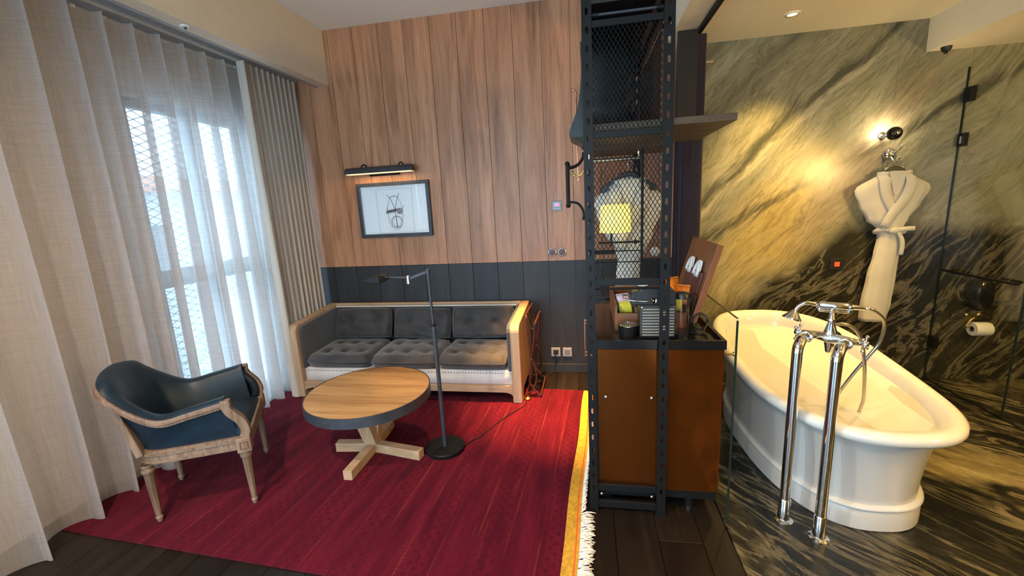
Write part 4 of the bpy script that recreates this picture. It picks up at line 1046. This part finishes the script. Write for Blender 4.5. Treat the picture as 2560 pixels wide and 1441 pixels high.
# open leather box behind the machine
bx_ = empty('amenity_box', (.365, 2.47, .905), 'open brown leather amenity box behind the coffee machine, lid leaning right', 'box')
BX0, BX1, BY0, BY1 = .145, .520, 2.225, 2.72
B(BX0, BX1, BY0, BY1, .9055, .92).build('box_base', M_walnut, bx_)
for a, b, c, d, zz in ((BX0, BX1, BY1-.014, BY1, 1.05), (BX0, BX0+.014, BY0, BY1-.014, 1.045), (BX1-.014, BX1, BY0, BY1-.014, 1.03), (BX0+.014, BX1-.014, BY0, BY0+.014, 1.0)):
    B(a, b, c, d, .92, zz).build('box_wall', M_tan, bx_, bevel=.001)
B(.25, .262, BY0+.014, BY1-.014, .92, 1.03).build('divider', M_walnut, bx_); B(.162, .25, 2.42, 2.432, .92, 1.02).build('divider', M_walnut, bx_)
hx, hz = .527, .950
lx, lz = .118, .40
def lidp(s, t, q):    # s along height 0..1, t along y, q depth off the face (towards the box)
    d = Vector((lx, 0, lz)); n = Vector((-lz, 0, lx)).normalized()
    return Vector((hx, BY0+(BY1-BY0)*t, hz))+d*s+n*q
mb = MB(); vs = [lidp(s, t, q) for q in (-.030, 0) for s, t in ((0, 0), (1, 0), (1, 1), (0, 1))]
mb.add(vs, [(0, 1, 2, 3), (7, 6, 5, 4), (0, 4, 5, 1), (1, 5, 6, 2), (2, 6, 7, 3), (3, 7, 4, 0)])
ld = mb.build('lid', M_tan, bx_, bevel=.003)
def patch(name, s0, s1, t0, t1, q, mat, par, bulge=.0):
    mb = MB()
    mb.grid(lambda u, v: lidp(s0+(s1-s0)*v, t0+(t1-t0)*u, q+bulge*math.sin(PI*u)*(.4+.6*v)), 12, 6)
    return mb.build(name, mat, par, smooth=True, solid=.003)
patch('leather_pocket', .26, .62, .10, .40, .004, M_oxblood, ld, .022)
patch('leather_pocket', .26, .62, .42, .72, .004, M_oxblood, ld, .022)
patch('black_strap', .02, .34, .02, .17, .010, M_hide, ld, .01)
MB().lathe([(.012, 0), (.012, .004), (.006, .006)], lidp(.05, .06, .003), 14, (-lz, 0, lx)).build('hinge_stud', M_nickel, ld, smooth='auto')
for i, (tc, lb) in enumerate(((.25, 'white slipper tucked in the box lid pocket, nearer the tub'), (.57, 'white slipper tucked in the box lid pocket, nearer the dark curtain'))):
    e = empty('slipper', lidp(.5, tc, .012), lb, 'slipper', group='white slippers in the lid')
    def sole(u, v):
        a = PI*u; w_ = .085*(1-.25*v); s_ = .45+.38*v
        return lidp(.54+.21*math.sin(PI/2*v)*1.0, tc+w_*math.cos(a)*(1-v*v*.85)**.5, .012+.012*math.sin(a))
    MB().grid(sole, 14, 10).build('sole', M_white, e, smooth=True, solid=.006)
    MB().tube([lidp(.56+.17*math.sin(PI*k/12), tc+.078*math.cos(PI*k/12), .024) for k in range(13)], .008, 8).build('rim_piping', M_white, e, smooth=True)
# sachets
def sachet(loc, sx, sz, rx, rz, mat, label, group):
    e = empty('sachet', loc, label, 'sachet', rz, group); e.rotation_euler = (rx, 0, rz)
    def f(u, v, s):
        U, V = 2*u-1, 2*v-1; return (U*sx/2, s*.010*(1-U*U)*(1-V*V)**.8+.002*math.sin(7*U+5*V), (V+1)*sz/2)
    MB().grid(lambda u, v: f(u, v, 1), 10, 10).grid(lambda u, v: f(u, v, -1), 10, 10).build('pouch', mat, e, smooth=True, world=False)
    MB().box(-sx/2, sx/2, -.0012, .0012, sz*.985, sz*1.06).build('crimped_seal', mat, e, world=False)
sachet((.462, 2.30, 1.055), .085, .115, -.25, .5, M_orange, 'orange foil snack sachet standing highest in the box', 'sachets in the box')
sachet((.488, 2.275, 1.035), .07, .10, -.4, -.5, M_orange, 'orange foil snack sachet lying lower beside the tank lid', 'sachets in the box')
sachet((.212, 2.33, 1.00), .075, .085, -.6, .4, M_lilac, 'lilac tea sachet in the box left of the machine', 'sachets in the box')
sachet((.208, 2.29, .985), .075, .06, -.5, .1, M_yellowpk, 'lime yellow tea sachet below the lilac one', 'sachets in the box')
sachet((.468, 2.262, 1.0), .05, .075, -.1, .1, M_yellowpk, 'lime yellow sachet seen through the water tank', 'sachets in the box')
# wall lamp with yellow shade on the rear upright
wl = empty('swing_arm_lamp', (.175, 2.67, 1.31), 'lit swing-arm lamp with yellow fabric shade behind the wire mesh', 'wall lamp')
M_shade = emit('lit_yellow_shade', (1, .84, .22), 1.0)
MB().cyl((.075, 2.67, 1.335), (.335, 2.67, 1.335), .006, .006, 10).build('arm', M_black, wl, smooth='auto')
MB().cyl((.155, 2.67, 1.31), (.155, 2.67, 1.42), .007, .007, 10).build('stem', M_black, wl, smooth='auto')
B(.330, .344, 2.658, 2.682, 1.20, 1.88).build('mounting_bar', M_black, wl)
MB().ball((.300, 2.67, 1.335), .013, 10, 7).build('joint', M_black, wl, smooth=True)
MB().lathe([(.094, 1.400), (.086, 1.565)], (.178, 2.665, 0), 32, cap=False).build('lamp_shade', M_shade, wl, smooth='auto', solid=.002)
MB().lathe([(.012, 1.41), (.018, 1.44), (.018, 1.47), (.008, 1.49)], (.178, 2.665, 0), 14).build('bulb', emit('bulb_glow', (1, .75, .35), 8), wl, smooth=True)
for zz in (1.28, 1.21): MB().cyl((.06, 2.68, zz), (.335, 2.68, zz), .0035, .0035, 8).build('stay_rod', M_black, wl, smooth='auto')

# ================================================================ bath robes
def robe(name, cx, y, prof, label, collar=True, hz=1.70, belt=True, hw=.2, dep=.055):
    e = empty(name, (cx, y, prof[0][0]), label, 'bathrobe')
    rings = []; n = 36; NZ = 44
    zs = [p[0] for p in prof]
    def at(z, k):
        for a, b in zip(prof, prof[1:]):
            if a[0] <= z <= b[0]+1e-9:
                t = (z-a[0])/(b[0]-a[0]); t = t*t*(3-2*t); return a[k]*(1-t)+b[k]*t
        return prof[-1][k]
    for i in range(NZ+1):
        z = zs[0]+(zs[-1]-zs[0])*i/NZ; c = at(z, 1); w_ = at(z, 2); d_ = dep*(.75+.25*min(1, w_/.2)); ring = []
        if z > zs[-1]-.05: d_ *= .7
        for k in range(n):
            a = 2*PI*k/n; fo = 1+.06*math.sin(5*a+z*3)*max(0, min(1, (1.25-z)*3))+.035*math.sin(9*a+z*6)
            ca, sa = math.cos(a), math.sin(a)
            ring.append((c+w_*math.copysign(abs(ca)**.8, ca)*fo, y+d_*sa*fo, z))
        rings.append(ring)
    MB().loft(rings).build('robe_body', M_terry, e, smooth=True)
    zt = zs[-1]; cw = at(zt, 1); wz = 1.25 if belt else None
    def strip(pts, w_, nm, th=.010):
        P = spline(pts, 6); rg = []
        for i, p in enumerate(P):
            t = (P[min(i+1, len(P)-1)]-P[max(i-1, 0)]).normalized(); s_ = t.cross(Vector((0, 1, 0))).normalized()
            rg.append([p+s_*w_/2*math.cos(b)+Vector((0, -1, 0))*th*math.sin(b) for b in [2*PI*j/10 for j in range(10)]])
        MB().loft(rg).build(nm, M_terry, e, smooth=True)
    f = y-dep
    def front(x, z, lift=.004):
        c = at(z, 1); w_ = at(z, 2); d_ = dep*(.75+.25*min(1, w_/.2))*(.7 if z > zs[-1]-.05 else 1)
        q = min(1, abs(x-c)/w_)**1.25
        return (x, y-d_*math.sqrt(max(0, 1-q*q))-lift, z)
    def lapel(pts, w_, nm, lift):
        P = spline([(x, 0, z) for x, z in pts], 8)
        rows = []
        for i, p in enumerate(P):
            t = (P[min(i+1, len(P)-1)]-P[max(i-1, 0)]).normalized(); s_ = t.cross(Vector((0, 1, 0))).normalized()
            ww = w_*(1-.35*(i/len(P))**2)
            rows.append([Vector(front(p.x+s_.x*ww*q, min(p.z+s_.z*ww*q, zs[-1]), lift+.010*(1-(2*q)**2))) for q in (-.5, -.42, -.25, 0, .25, .42, .5)])
        MB().loft(rows, closed=False).build(nm, M_terry, e, smooth=True, solid=.012)
    if collar:
        zc = 1.28 if belt else zt-.44
        lapel([(cw-.075, zt-.005), (cw-.080, zt-.10), (cw-.055, zt-.20), (cw+.0, zt-.31)], .070, 'collar', .006)
        lapel([(cw+.075, zt-.005), (cw+.085, zt-.09), (cw+.055, zt-.20), (cw-.02, zt-.32), (cw-.055, zc)], .074, 'collar', .016)
        strip([(cw-.06, y-.01, zt+.004), (cw, y+.018, zt-.002), (cw+.06, y-.01, zt+.004)], .05, 'back_collar', .010)
        MB().prism([(cw-.062, zt-.004), (cw+.062, zt-.004), (cw+.02, zt-.17), (cw-.012, zt-.185)], (0, front(cw, zt-.1, .006)[1]-.002, 0), (1, 0, 0), (0, 0, 1), (0, .004, 0)).build('inner_back', M_terry, e)
    if belt:
        c = at(1.24, 1); w_ = at(1.24, 2)
        MB().tube([(c+(w_+.010)*math.cos(2*PI*i/24), y+(dep*.88)*math.sin(2*PI*i/24), 1.245+.012*math.sin(4*PI*i/24)) for i in range(24)], .018, 8, closed=True).build('belt', M_terry, e, smooth=True)
        MB().ball((c-.005, f-.005, 1.25), .032, 12, 8, (1.2, .7, .9)).build('belt_knot', M_terry, e, smooth=True)
        strip([(c, f-.01, 1.25), (c+.07, f-.018, 1.262), (c+.125, f-.012, 1.262)], .034, 'belt_end', .008)
        strip([(c+.02, f-.01, 1.24), (c+.055, f-.014, 1.16), (c+.06, f-.005, 1.06)], .030, 'belt_end', .008)
    return e
rp = [(.520, 2.275, .088), (.66, 2.285, .100), (.88, 2.300, .094), (1.07, 2.318, .084), (1.20, 2.328, .078), (1.27, 2.322, .088), (1.33, 2.300, .140), (1.45, 2.302, .205), (1.54, 2.305, .248), (1.575, 2.305, .252), (1.60, 2.304, .225), (1.635, 2.303, .150), (1.668, 2.302, .095), (1.695, 2.302, .070)]
robe('bathrobe', 2.30, 3.735, rp, 'white terry bathrobe with tied belt hanging on the marble wall')
def hanger(cx, y, zt, par_label, rodz=None):
    e = empty('hanger', (cx, y, zt-.06), par_label, 'hanger')
    pts = [(cx-.075, y-.02, zt-.030), (cx-.05, y-.02, zt+.0), (cx, y-.02, zt+.014), (cx+.05, y-.02, zt+.0), (cx+.075, y-.02, zt-.030)]
    P = spline(pts, 6)
    MB().loft([[p+Vector((0, .008*a, .024*b)) for a, b in ((-1, -.6), (1, -.6), (1, .6), (-1, .6))] for p in P]).build('shoulder_bar', M_blackplastic, e, bevel=.004)
    MB().tube([(cx, y-.02, zt+.012)]+arc((cx+.016, y-.02, zt+.075), .018, PI, -.3, 10), .0028, 8).build('hook', M_chrome, e, smooth=True)
    return e
hanger(2.302, 3.735, 1.70, 'black hanger holding the bathrobe on the marble wall')
rh = empty('robe_hook', (2.30, 3.81, 1.80), 'polished chrome robe hook under the marble wall sconce', 'hook')
MB().lathe([(.046, 0), (.044, .018), (.034, .034), (.018, .042)], (2.30, 3.81, 1.825), 24, (0, -1, 0)).build('rose', M_chrome, rh, smooth=True)
MB().tube(spline([(2.30, 3.775, 1.80), (2.30, 3.735, 1.762), (2.302, 3.705, 1.772), (2.305, 3.690, 1.80)], 6), .008, 10).build('lower_prong', M_chrome, rh, smooth=True)
MB().tube(spline([(2.315, 3.775, 1.835), (2.325, 3.735, 1.845), (2.33, 3.72, 1.88)], 6), .006, 10).build('upper_prong', M_chrome, rh, smooth=True)
rk2 = [(.98, .27, .085), (1.10, .272, .075), (1.20, .278, .072), (1.27, .29, .10), (1.38, .275, .150), (1.50, .272, .195), (1.57, .270, .208), (1.62, .270, .195), (1.66, .270, .130), (1.70, .270, .085), (1.72, .270, .06)]
r2 = robe('bathrobe', .27, 2.85, rk2, 'white bathrobe hanging inside the rack behind the wire mesh', collar=True, belt=False, dep=.06)
MB().ball((.435, 2.80, 1.255), .030, 12, 8, (1, .7, 1)).build('belt_knot', M_terry, r2, smooth=True)
h2 = hanger(.27, 2.85, 1.735, 'black hanger with chrome hook on the rail inside the rack')
for s_ in (-1, 1): MB().bar((.27+s_*.07, 2.83, 1.71), (.27+s_*.165, 2.83, 1.645), .012, .05, (0, 0, 1)).build('shoulder_wing', M_blackplastic, h2, bevel=.004)

# ================================================================ dark curtain and rail
pc = curtain('dark_curtain', M_purple, 3.40, 3.74, .785, .075, .078, .075, 2.70, 'gathered aubergine velvet curtain beside the marble wall', 21)
B(.645, .775, 3.31, 3.335, 2.12, 2.70).build('heading_panel', M_hide, pc, bevel=.004)
cr = empty('curtain_rail', (.822, 1.9, 2.70), 'slim black curtain rail fixed under the bathroom ceiling edge', 'curtain rail')
B(.808, .836, .4, 3.66, 2.722, 2.751).build('rail', M_black, cr)
B(.80, .93, 3.72, 3.75, 2.62, 2.66).build('end_bracket', M_black, cr)
MB().cyl((.93, 3.735, 2.60), (.99, 3.735, 2.60), .012, .012, 12).build('end_stub', M_nickel, cr, smooth='auto')
B(.80, .83, 3.735, 3.81, 2.60, 2.75).build('end_plate', M_black, cr)

# ================================================================ glass beside the tub
gs = empty('glass_screen', (.661, 2.5, 0), 'low clear glass screen with dark edges between cabinet and tub', 'glass screen')
gy0, gy1, gz = 1.952, 3.10, 1.045
MB().prism([(gy0, .0005), (gy1, .0005), (gy1, gz), (gy0+.008, gz), (gy0, gz-.01)], (.657, 0, 0), (0, 1, 0), (0, 0, 1), (.008, 0, 0)).build('pane', M_glass, gs)
B(.6565, .6655, gy0-.003, gy0, .0005, gz-.008).build('edge_strip', M_glassedge, gs)
MB().bar((.661, gy0+.002, gz+.0015), (.661, gy1, gz+.0015), .009, .003, (0, 0, 1)).build('edge_strip', M_glassedge, gs)
MB().cyl((.6335, 1.998, .862), (.672, 1.998, .862), .006, .006, 12).build('standoff', M_brass, gs, smooth='auto')
MB().cyl((.666, 1.998, .862), (.675, 1.998, .862), .011, .011, 14).build('cap', M_chrome, gs, smooth='auto')

# ================================================================ bathtub
tubo = empty('bathtub', (1.28, 2.68, 0), 'freestanding white enamel bathtub with rolled rim on the marble floor', 'bathtub')
TA = math.radians(2.2); tc = Vector((1.312, 2.67, 0))
def tring(a, b, z, n=72, off=0):
    out = []
    for k in range(n):
        t = 2*PI*k/n; c_, s_ = math.cos(t), math.sin(t); e_ = 2/2.5
        X = b*1.03*math.copysign(abs(c_)**e_, c_); Y = a*math.copysign(abs(s_)**e_, s_)+off
        f = sstep(-.55, .85, Y/.84*1.0); zz = z+.125*f*max(0, z/.56)**2
        out.append((tc.x+X*math.cos(TA)-Y*math.sin(TA), tc.y+X*math.sin(TA)+Y*math.cos(TA), zz))
    return out
body = [(.705, .345, 0.0), (.712, .350, .006), (.712, .350, .075), (.704, .342, .098), (.698, .338, .108)]
MB().loft([tring(a, b, z) for a, b, z in body]).build('plinth', M_enamelbody, tubo, smooth='auto')
bead = [(.69, .332, .106), (.712, .350, .108), (.720, .356, .118), (.712, .350, .129), (.69, .332, .131)]
MB().loft([tring(a, b, z) for a, b, z in bead]).build('bead_moulding', M_enamel, tubo, smooth=True)
sh2 = [(.694, .334, .13), (.700, .338, .22), (.712, .346, .32), (.730, .358, .41), (.748, .370, .462), (.752, .373, .470), (.762, .381, .472), (.768, .386, .480), (.772, .389, .492)]
MB().loft([tring(a, b, z) for a, b, z in sh2]).build('shell', M_enamelbody, tubo, smooth='auto')
rim = [(.772, .389, .490), (.800, .406, .496), (.826, .424, .508), (.838, .434, .526), (.836, .432, .545), (.820, .418, .558), (.798, .400, .562), (.772, .378, .556), (.752, .360, .540), (.740, .348, .515),
       (.722, .330, .44), (.695, .305, .34), (.655, .272, .25), (.59, .225, .195), (.48, .16, .172), (.30, .09, .165), (.05, .02, .163)]
MB().loft([tring(a, b, z) for a, b, z in rim]).build('rim_and_basin', M_enamel, tubo, smooth=True)
MB().lathe([(.034, 0), (.034, .006), (.026, .010), (.008, .011)], (1.612, 2.62, .50), 20, (-1, .0, .28)).build('overflow', M_enamel, tubo, smooth='auto')
MB().lathe([(.026, 0), (.024, .004), (.008, .005)], (1.29, 2.62, .166), 20).build('drain', M_chrome, tubo, smooth='auto')

# ================================================================ bath taps
P1 = Vector((.936, 2.0, 0)); P2 = Vector((1.043, 1.897, 0)); ee = (P2-P1).normalized(); nn = Vector((-ee.y, ee.x, 0))
if nn.x < 0: nn = -nn
zt = .925; Mx = (P1+P2)/2+nn*.145+Vector((0, 0, zt))
bt = empty('bath_taps', (P1.x, P1.y, 0), 'chrome floor-standing bath mixer with two pillars and hand shower', 'bath taps')
for P in (P1, P2):
    pth = [P+Vector((0, 0, .10)), P+Vector((0, 0, zt-.055))]+[P+nn*.055*(1-math.cos(a))+Vector((0, 0, zt-.055+.055*math.sin(a))) for a in [PI/2*i/8 for i in range(1, 9)]]
    inl = Mx+(ee*.072 if P is P2 else -ee*.072)
    pth.append(P+nn*.085+Vector((0, 0, zt))); 
    MB().tube(pth, .0225, 20).build('pillar', M_chrome, bt, smooth='auto')
    MB().lathe([(.0265, 0), (.0265, .105), (.0235, .110)], P+Vector((0, 0, .012)), 24).build('sleeve', M_chrome, bt, smooth='auto')
    MB().lathe([(.042, .0), (.042, .005), (.034, .010), (.028, .013)], P, 28).build('floor_flange', M_chrome, bt, smooth='auto')
    q = P+nn*.085+Vector((0, 0, zt))
    MB().tube([q, q+nn*.012, q+nn*.014, q+nn*.030], [.026, .026, .019, .019], 18).build('union_nut', M_chrome, bt, smooth='auto')
    MB().tube([q+nn*.028, q+nn*.043+ (Mx-(q+nn*.043))*.25], .018, 14).build('inlet', M_chrome, bt, smooth='auto')
MB().tube([Mx-ee*.11, Mx-ee*.07, Mx-ee*.03, Mx, Mx+ee*.03, Mx+ee*.07, Mx+ee*.11], [.015, .018, .022, .030, .022, .018, .015], 18).build('mixer_body', M_chrome, bt, smooth=True)
MB().tube([Mx+Vector((0, 0, -.072)), Mx+Vector((0, 0, -.065)), Mx+Vector((0, 0, -.02)), Mx+Vector((0, 0, .03)), Mx+Vector((0, 0, .075)), Mx+Vector((0, 0, .085)), Mx+Vector((0, 0, .095)), Mx+Vector((0, 0, .14))], [.010, .015, .022, .026, .013, .020, .011, .010], 18).build('column', M_chrome, bt, smooth=True)
MB().tube(spline([Mx, Mx+nn*.05+Vector((0, 0, .004)), Mx+nn*.10+Vector((0, 0, -.012)), Mx+nn*.125+Vector((0, 0, -.05))], 6), .016, 14).build('spout', M_chrome, bt, smooth=True)
for s_ in (-1, 1):
    c = Mx+ee*s_*.128
    g = MB().tube([Mx+ee*s_*.105, c, c+ee*s_*.012], [.013, .011, .015], 14).build('handle', M_chrome, bt, smooth=True)
    for k in range(4):
        a = PI/4+PI/2*k; d = (nn*math.cos(a)+Vector((0, 0, 1))*math.sin(a))
        MB().tube([c, c+d*.032, c+d*.038, c+d*.045], [.006, .0046, .0078, .005], 10).build('cross_arm', M_chrome, g, smooth=True)
cz = Mx+Vector((0, 0, .125)); hx_ = Vector((.96, -.22, -.05)).normalized()
MB().tube([cz-hx_*.05, cz+hx_*.06], .006, 10).build('cradle', M_chrome, bt, smooth='auto')
for s_ in (-.05, .06): MB().tube([cz+hx_*s_, cz+hx_*s_+Vector((0, 0, .03))], .006, 8).build('cradle_prong', M_chrome, bt, smooth='auto')
hb = cz+Vector((0, 0, .026))
hsd = MB().tube([hb-hx_*.062, hb-hx_*.055, hb-hx_*.05, hb-hx_*.045, hb+hx_*.055, hb+hx_*.06, hb+hx_*.065, hb+hx_*.075, hb+hx_*.115], [.011, .018, .013, .0165, .0165, .0125, .018, .012, .010], 16).build('handset', M_chrome, bt, smooth='auto')
MB().tube(spline([hb-hx_*.06, hb-hx_*.10+Vector((0, 0, .004)), hb-hx_*.128+Vector((0, 0, -.012)), hb-hx_*.142+Vector((0, 0, -.034))], 6), .0085, 12).build('handset_neck', M_chrome, hsd, smooth=True)
hc = hb-hx_*.142+Vector((0, 0, -.034))
MB().lathe([(.010, 0), (.014, .006), (.032, .030), (.040, .040), (.040, .046), (.034, .048), (.004, .046)], hc, 24, (-.35, -.1, -1)).build('shower_rose', M_chrome, hsd, smooth='auto')
h0 = hb+hx_*.115
hose = [h0, h0+hx_*.03+Vector((0, 0, -.006)), (1.30, 2.05, 1.00), (1.312, 2.08, .90), (1.285, 2.10, .82), (1.245, 2.14, .70), (1.21, 2.17, .58), (1.20, 2.19, .46), (1.24, 2.20, .40), (1.30, 2.19, .43), (1.318, 2.16, .55), (1.300, 2.13, .65), (1.278, 2.11, .77), (1.255, 2.10, .87), (1.228, 2.09, .93), (1.19, 2.08, .968), (1.15, 2.07, .985), Mx+Vector((.02, .02, .055))]
hp = spline(hose, 26); rr_ = [.0082 if i % 2 else .0068 for i in range(len(hp))]
MB().tube(hp, rr_, 10).build('shower_hose', M_nickel, bt, smooth=True)

# ================================================================ things on the marble wall
sc_ = empty('wall_sconce', (2.243, 3.81, 1.93), 'round dark metal sconce washing light onto the marble above the robe', 'wall lamp')
MB().lathe([(.028, 0), (.028, .006), (.012, .010)], (2.243, 3.81, 1.963), 24, (0, -1, 0)).build('backplate', M_chrome, sc_, smooth='auto')
MB().cyl((2.243, 3.80, 1.963), (2.243, 3.68, 1.962), .007, .007, 10).build('stem', M_chrome, sc_, smooth='auto')
MB().lathe([(.040, -.030), (.046, -.012), (.044, .010), (.030, .028), (.010, .035)], (2.243, 3.67, 1.962), 24, (0, -1, 0), cap=False).build('shade_cup', M_blackgloss, sc_, smooth=True, solid=.003)
MB().ball((2.243, 3.695, 1.962), .017, 12, 8).build('bulb', emit('sconce_bulb', (1, .80, .48), 30), sc_, smooth=True)
d = bpy.data.lights.new('sconce_glow', 'POINT'); d.energy = 4.5; d.color = (1, .80, .46); d.shadow_soft_size = .015
o = bpy.data.objects.new('sconce_glow', d); COL.objects.link(o); o.parent = sc_; o.location = (0, -.075, .052)
em = empty('emergency_switch', (2.016, 3.81, .93), 'small black wall switch with a red light on the marble', 'switch')
B(1.968, 2.064, 3.798, 3.8105, .932, 1.028).build('plate', M_blackplastic, em, bevel=.003)
B(1.998, 2.034, 3.794, 3.7985, .962, .998).build('button', emit('red_led', (.9, .07, .02), .7), em)
ds = empty('paper_dispenser', (3.0, 3.81, .60), 'black oval dispenser mounted above the toilet roll', 'dispenser')
rg = []
for yy, k in ((3.81, .9), (3.78, 1.0), (3.72, 1.0), (3.695, .92), (3.685, .75)):
    rg.append([(3.0+.066*k*math.copysign(abs(math.cos(t))**.8, math.cos(t)), yy, .722+.128*k*math.copysign(abs(math.sin(t))**.9, math.sin(t))) for t in [2*PI*i/28 for i in range(28)]])
MB().loft(rg).build('housing', M_blackgloss, ds, smooth='auto')
MB().lathe([(.010, 0), (.008, .004)], (3.0, 3.686, .79), 12, (0, -1, 0)).build('lock', M_black, ds)
th_ = empty('roll_holder', (3.03, 3.81, .50), 'brass-toned toilet roll holder on the dark marble', 'roll holder')
for xx in (2.985, 3.065): MB().lathe([(.020, 0), (.018, .012), (.008, .02), (.008, .085)], (xx, 3.81, .545), 16, (0, -1, 0)).build('mount', M_brass, th_, smooth='auto')
MB().tube(spline([(2.985, 3.73, .545), (2.95, 3.725, .52), (2.925, 3.72, .475), (2.935, 3.72, .462)], 5)+[Vector((3.11, 3.72, .462))], .0055, 8).build('arm', M_brass, th_, smooth=True)
tr_ = empty('toilet_roll', (3.022, 3.72, .41), 'white toilet paper roll on its holder', 'toilet roll')
MB().lathe([(.020, -.055), (.052, -.055), (.054, -.05), (.054, .05), (.052, .055), (.020, .055), (.020, -.055)], (3.022, 3.72, .452), 28, (1, 0, 0), cap=False).build('paper', M_white, tr_, smooth='auto')
MB().lathe([(.0185, -.056), (.0205, -.056), (.0205, .056), (.0185, .056), (.0185, -.056)], (3.022, 3.72, .452), 20, (1, 0, 0), cap=False).build('core', M_stem, tr_, smooth='auto')
fp = empty('flush_plate', (3.25, 3.81, .60), 'narrow pale metal flush plate on the dark marble', 'flush plate')
B(3.14, 3.36, 3.803, 3.8105, .617, .662).build('plate', M_nickel, fp, bevel=.001)
B(3.15, 3.35, 3.801, 3.8035, .638, .641).build('groove', M_black, fp)
# toilet cubicle glass
gp = empty('glass_partition', (2.752, 3.0, 0), 'tall clear glass partition closing off the toilet beside the tub', 'glass partition')
B(2.748, 2.757, 3.135, 3.803, .004, 2.40).build('fixed_pane', M_glass, gp)
dp = B(2.748, 2.757, 2.30, 3.118, .008, 2.40).build('door_pane', M_glass, gp)
B(2.747, 2.758, 3.128, 3.134, .004, 2.40).build('edge_seal', M_glassedge, gp)
B(2.747, 2.758, 3.803, 3.809, .004, 2.40).build('wall_seal', M_glassedge, gp)
B(2.744, 2.761, 2.30, 3.80, .0, .004).build('threshold_strip', M_black, gp)
for zz in (2.207, .328): B(2.737, 2.768, 3.735, 3.805, zz-.05, zz+.05).build('hinge', M_black, gp, bevel=.003)
hq = B(2.737, 2.768, 3.745, 3.805, 1.845, 1.94).build('hinge', M_black, gp, bevel=.003)
B(2.733, 2.738, 3.760, 3.775, 1.865, 1.915).build('chrome_pin', M_chrome, hq)
for yy in (3.70, 3.19): MB().cyl((2.735, yy, .925), (2.757, yy, .925), .007, .007, 10).build('bar_mount', M_black, gp, smooth='auto')
MB().cyl((2.715, 3.735, .925), (2.715, 3.14, .925), .009, .009, 12).build('towel_bar', M_black, gp, smooth='auto')
for yy in (3.70, 3.19): MB().cyl((2.715, yy, .925), (2.748, yy, .925), .007, .007, 10).build('bar_post', M_black, gp, smooth='auto')

vl = empty('added_fill_lamp', (3.69, .55, 1.72), 'opal globe lamp added as bathroom fill light, out of view', 'wall lamp')  # unseen lamp added to brighten the bathroom ceiling and walls
MB().lathe([(.05, 0), (.05, .012), (.012, .018), (.012, .10)], (3.70, .55, 1.8), 20, (-1, 0, 0)).build('mount', M_chrome, vl, smooth='auto')
MB().ball((3.55, .55, 1.8), .075, 20, 12).build('globe', emit('opal_globe', (1, .70, .30), 6), vl, smooth=True)
dl = bpy.data.lights.new('added_fill_glow', 'POINT'); dl.energy = 130; dl.color = (1, .66, .22); dl.shadow_soft_size = .08
ol = bpy.data.objects.new('added_fill_glow', dl); COL.objects.link(ol); ol.parent = vl; ol.location = (-.29, 0, .12)
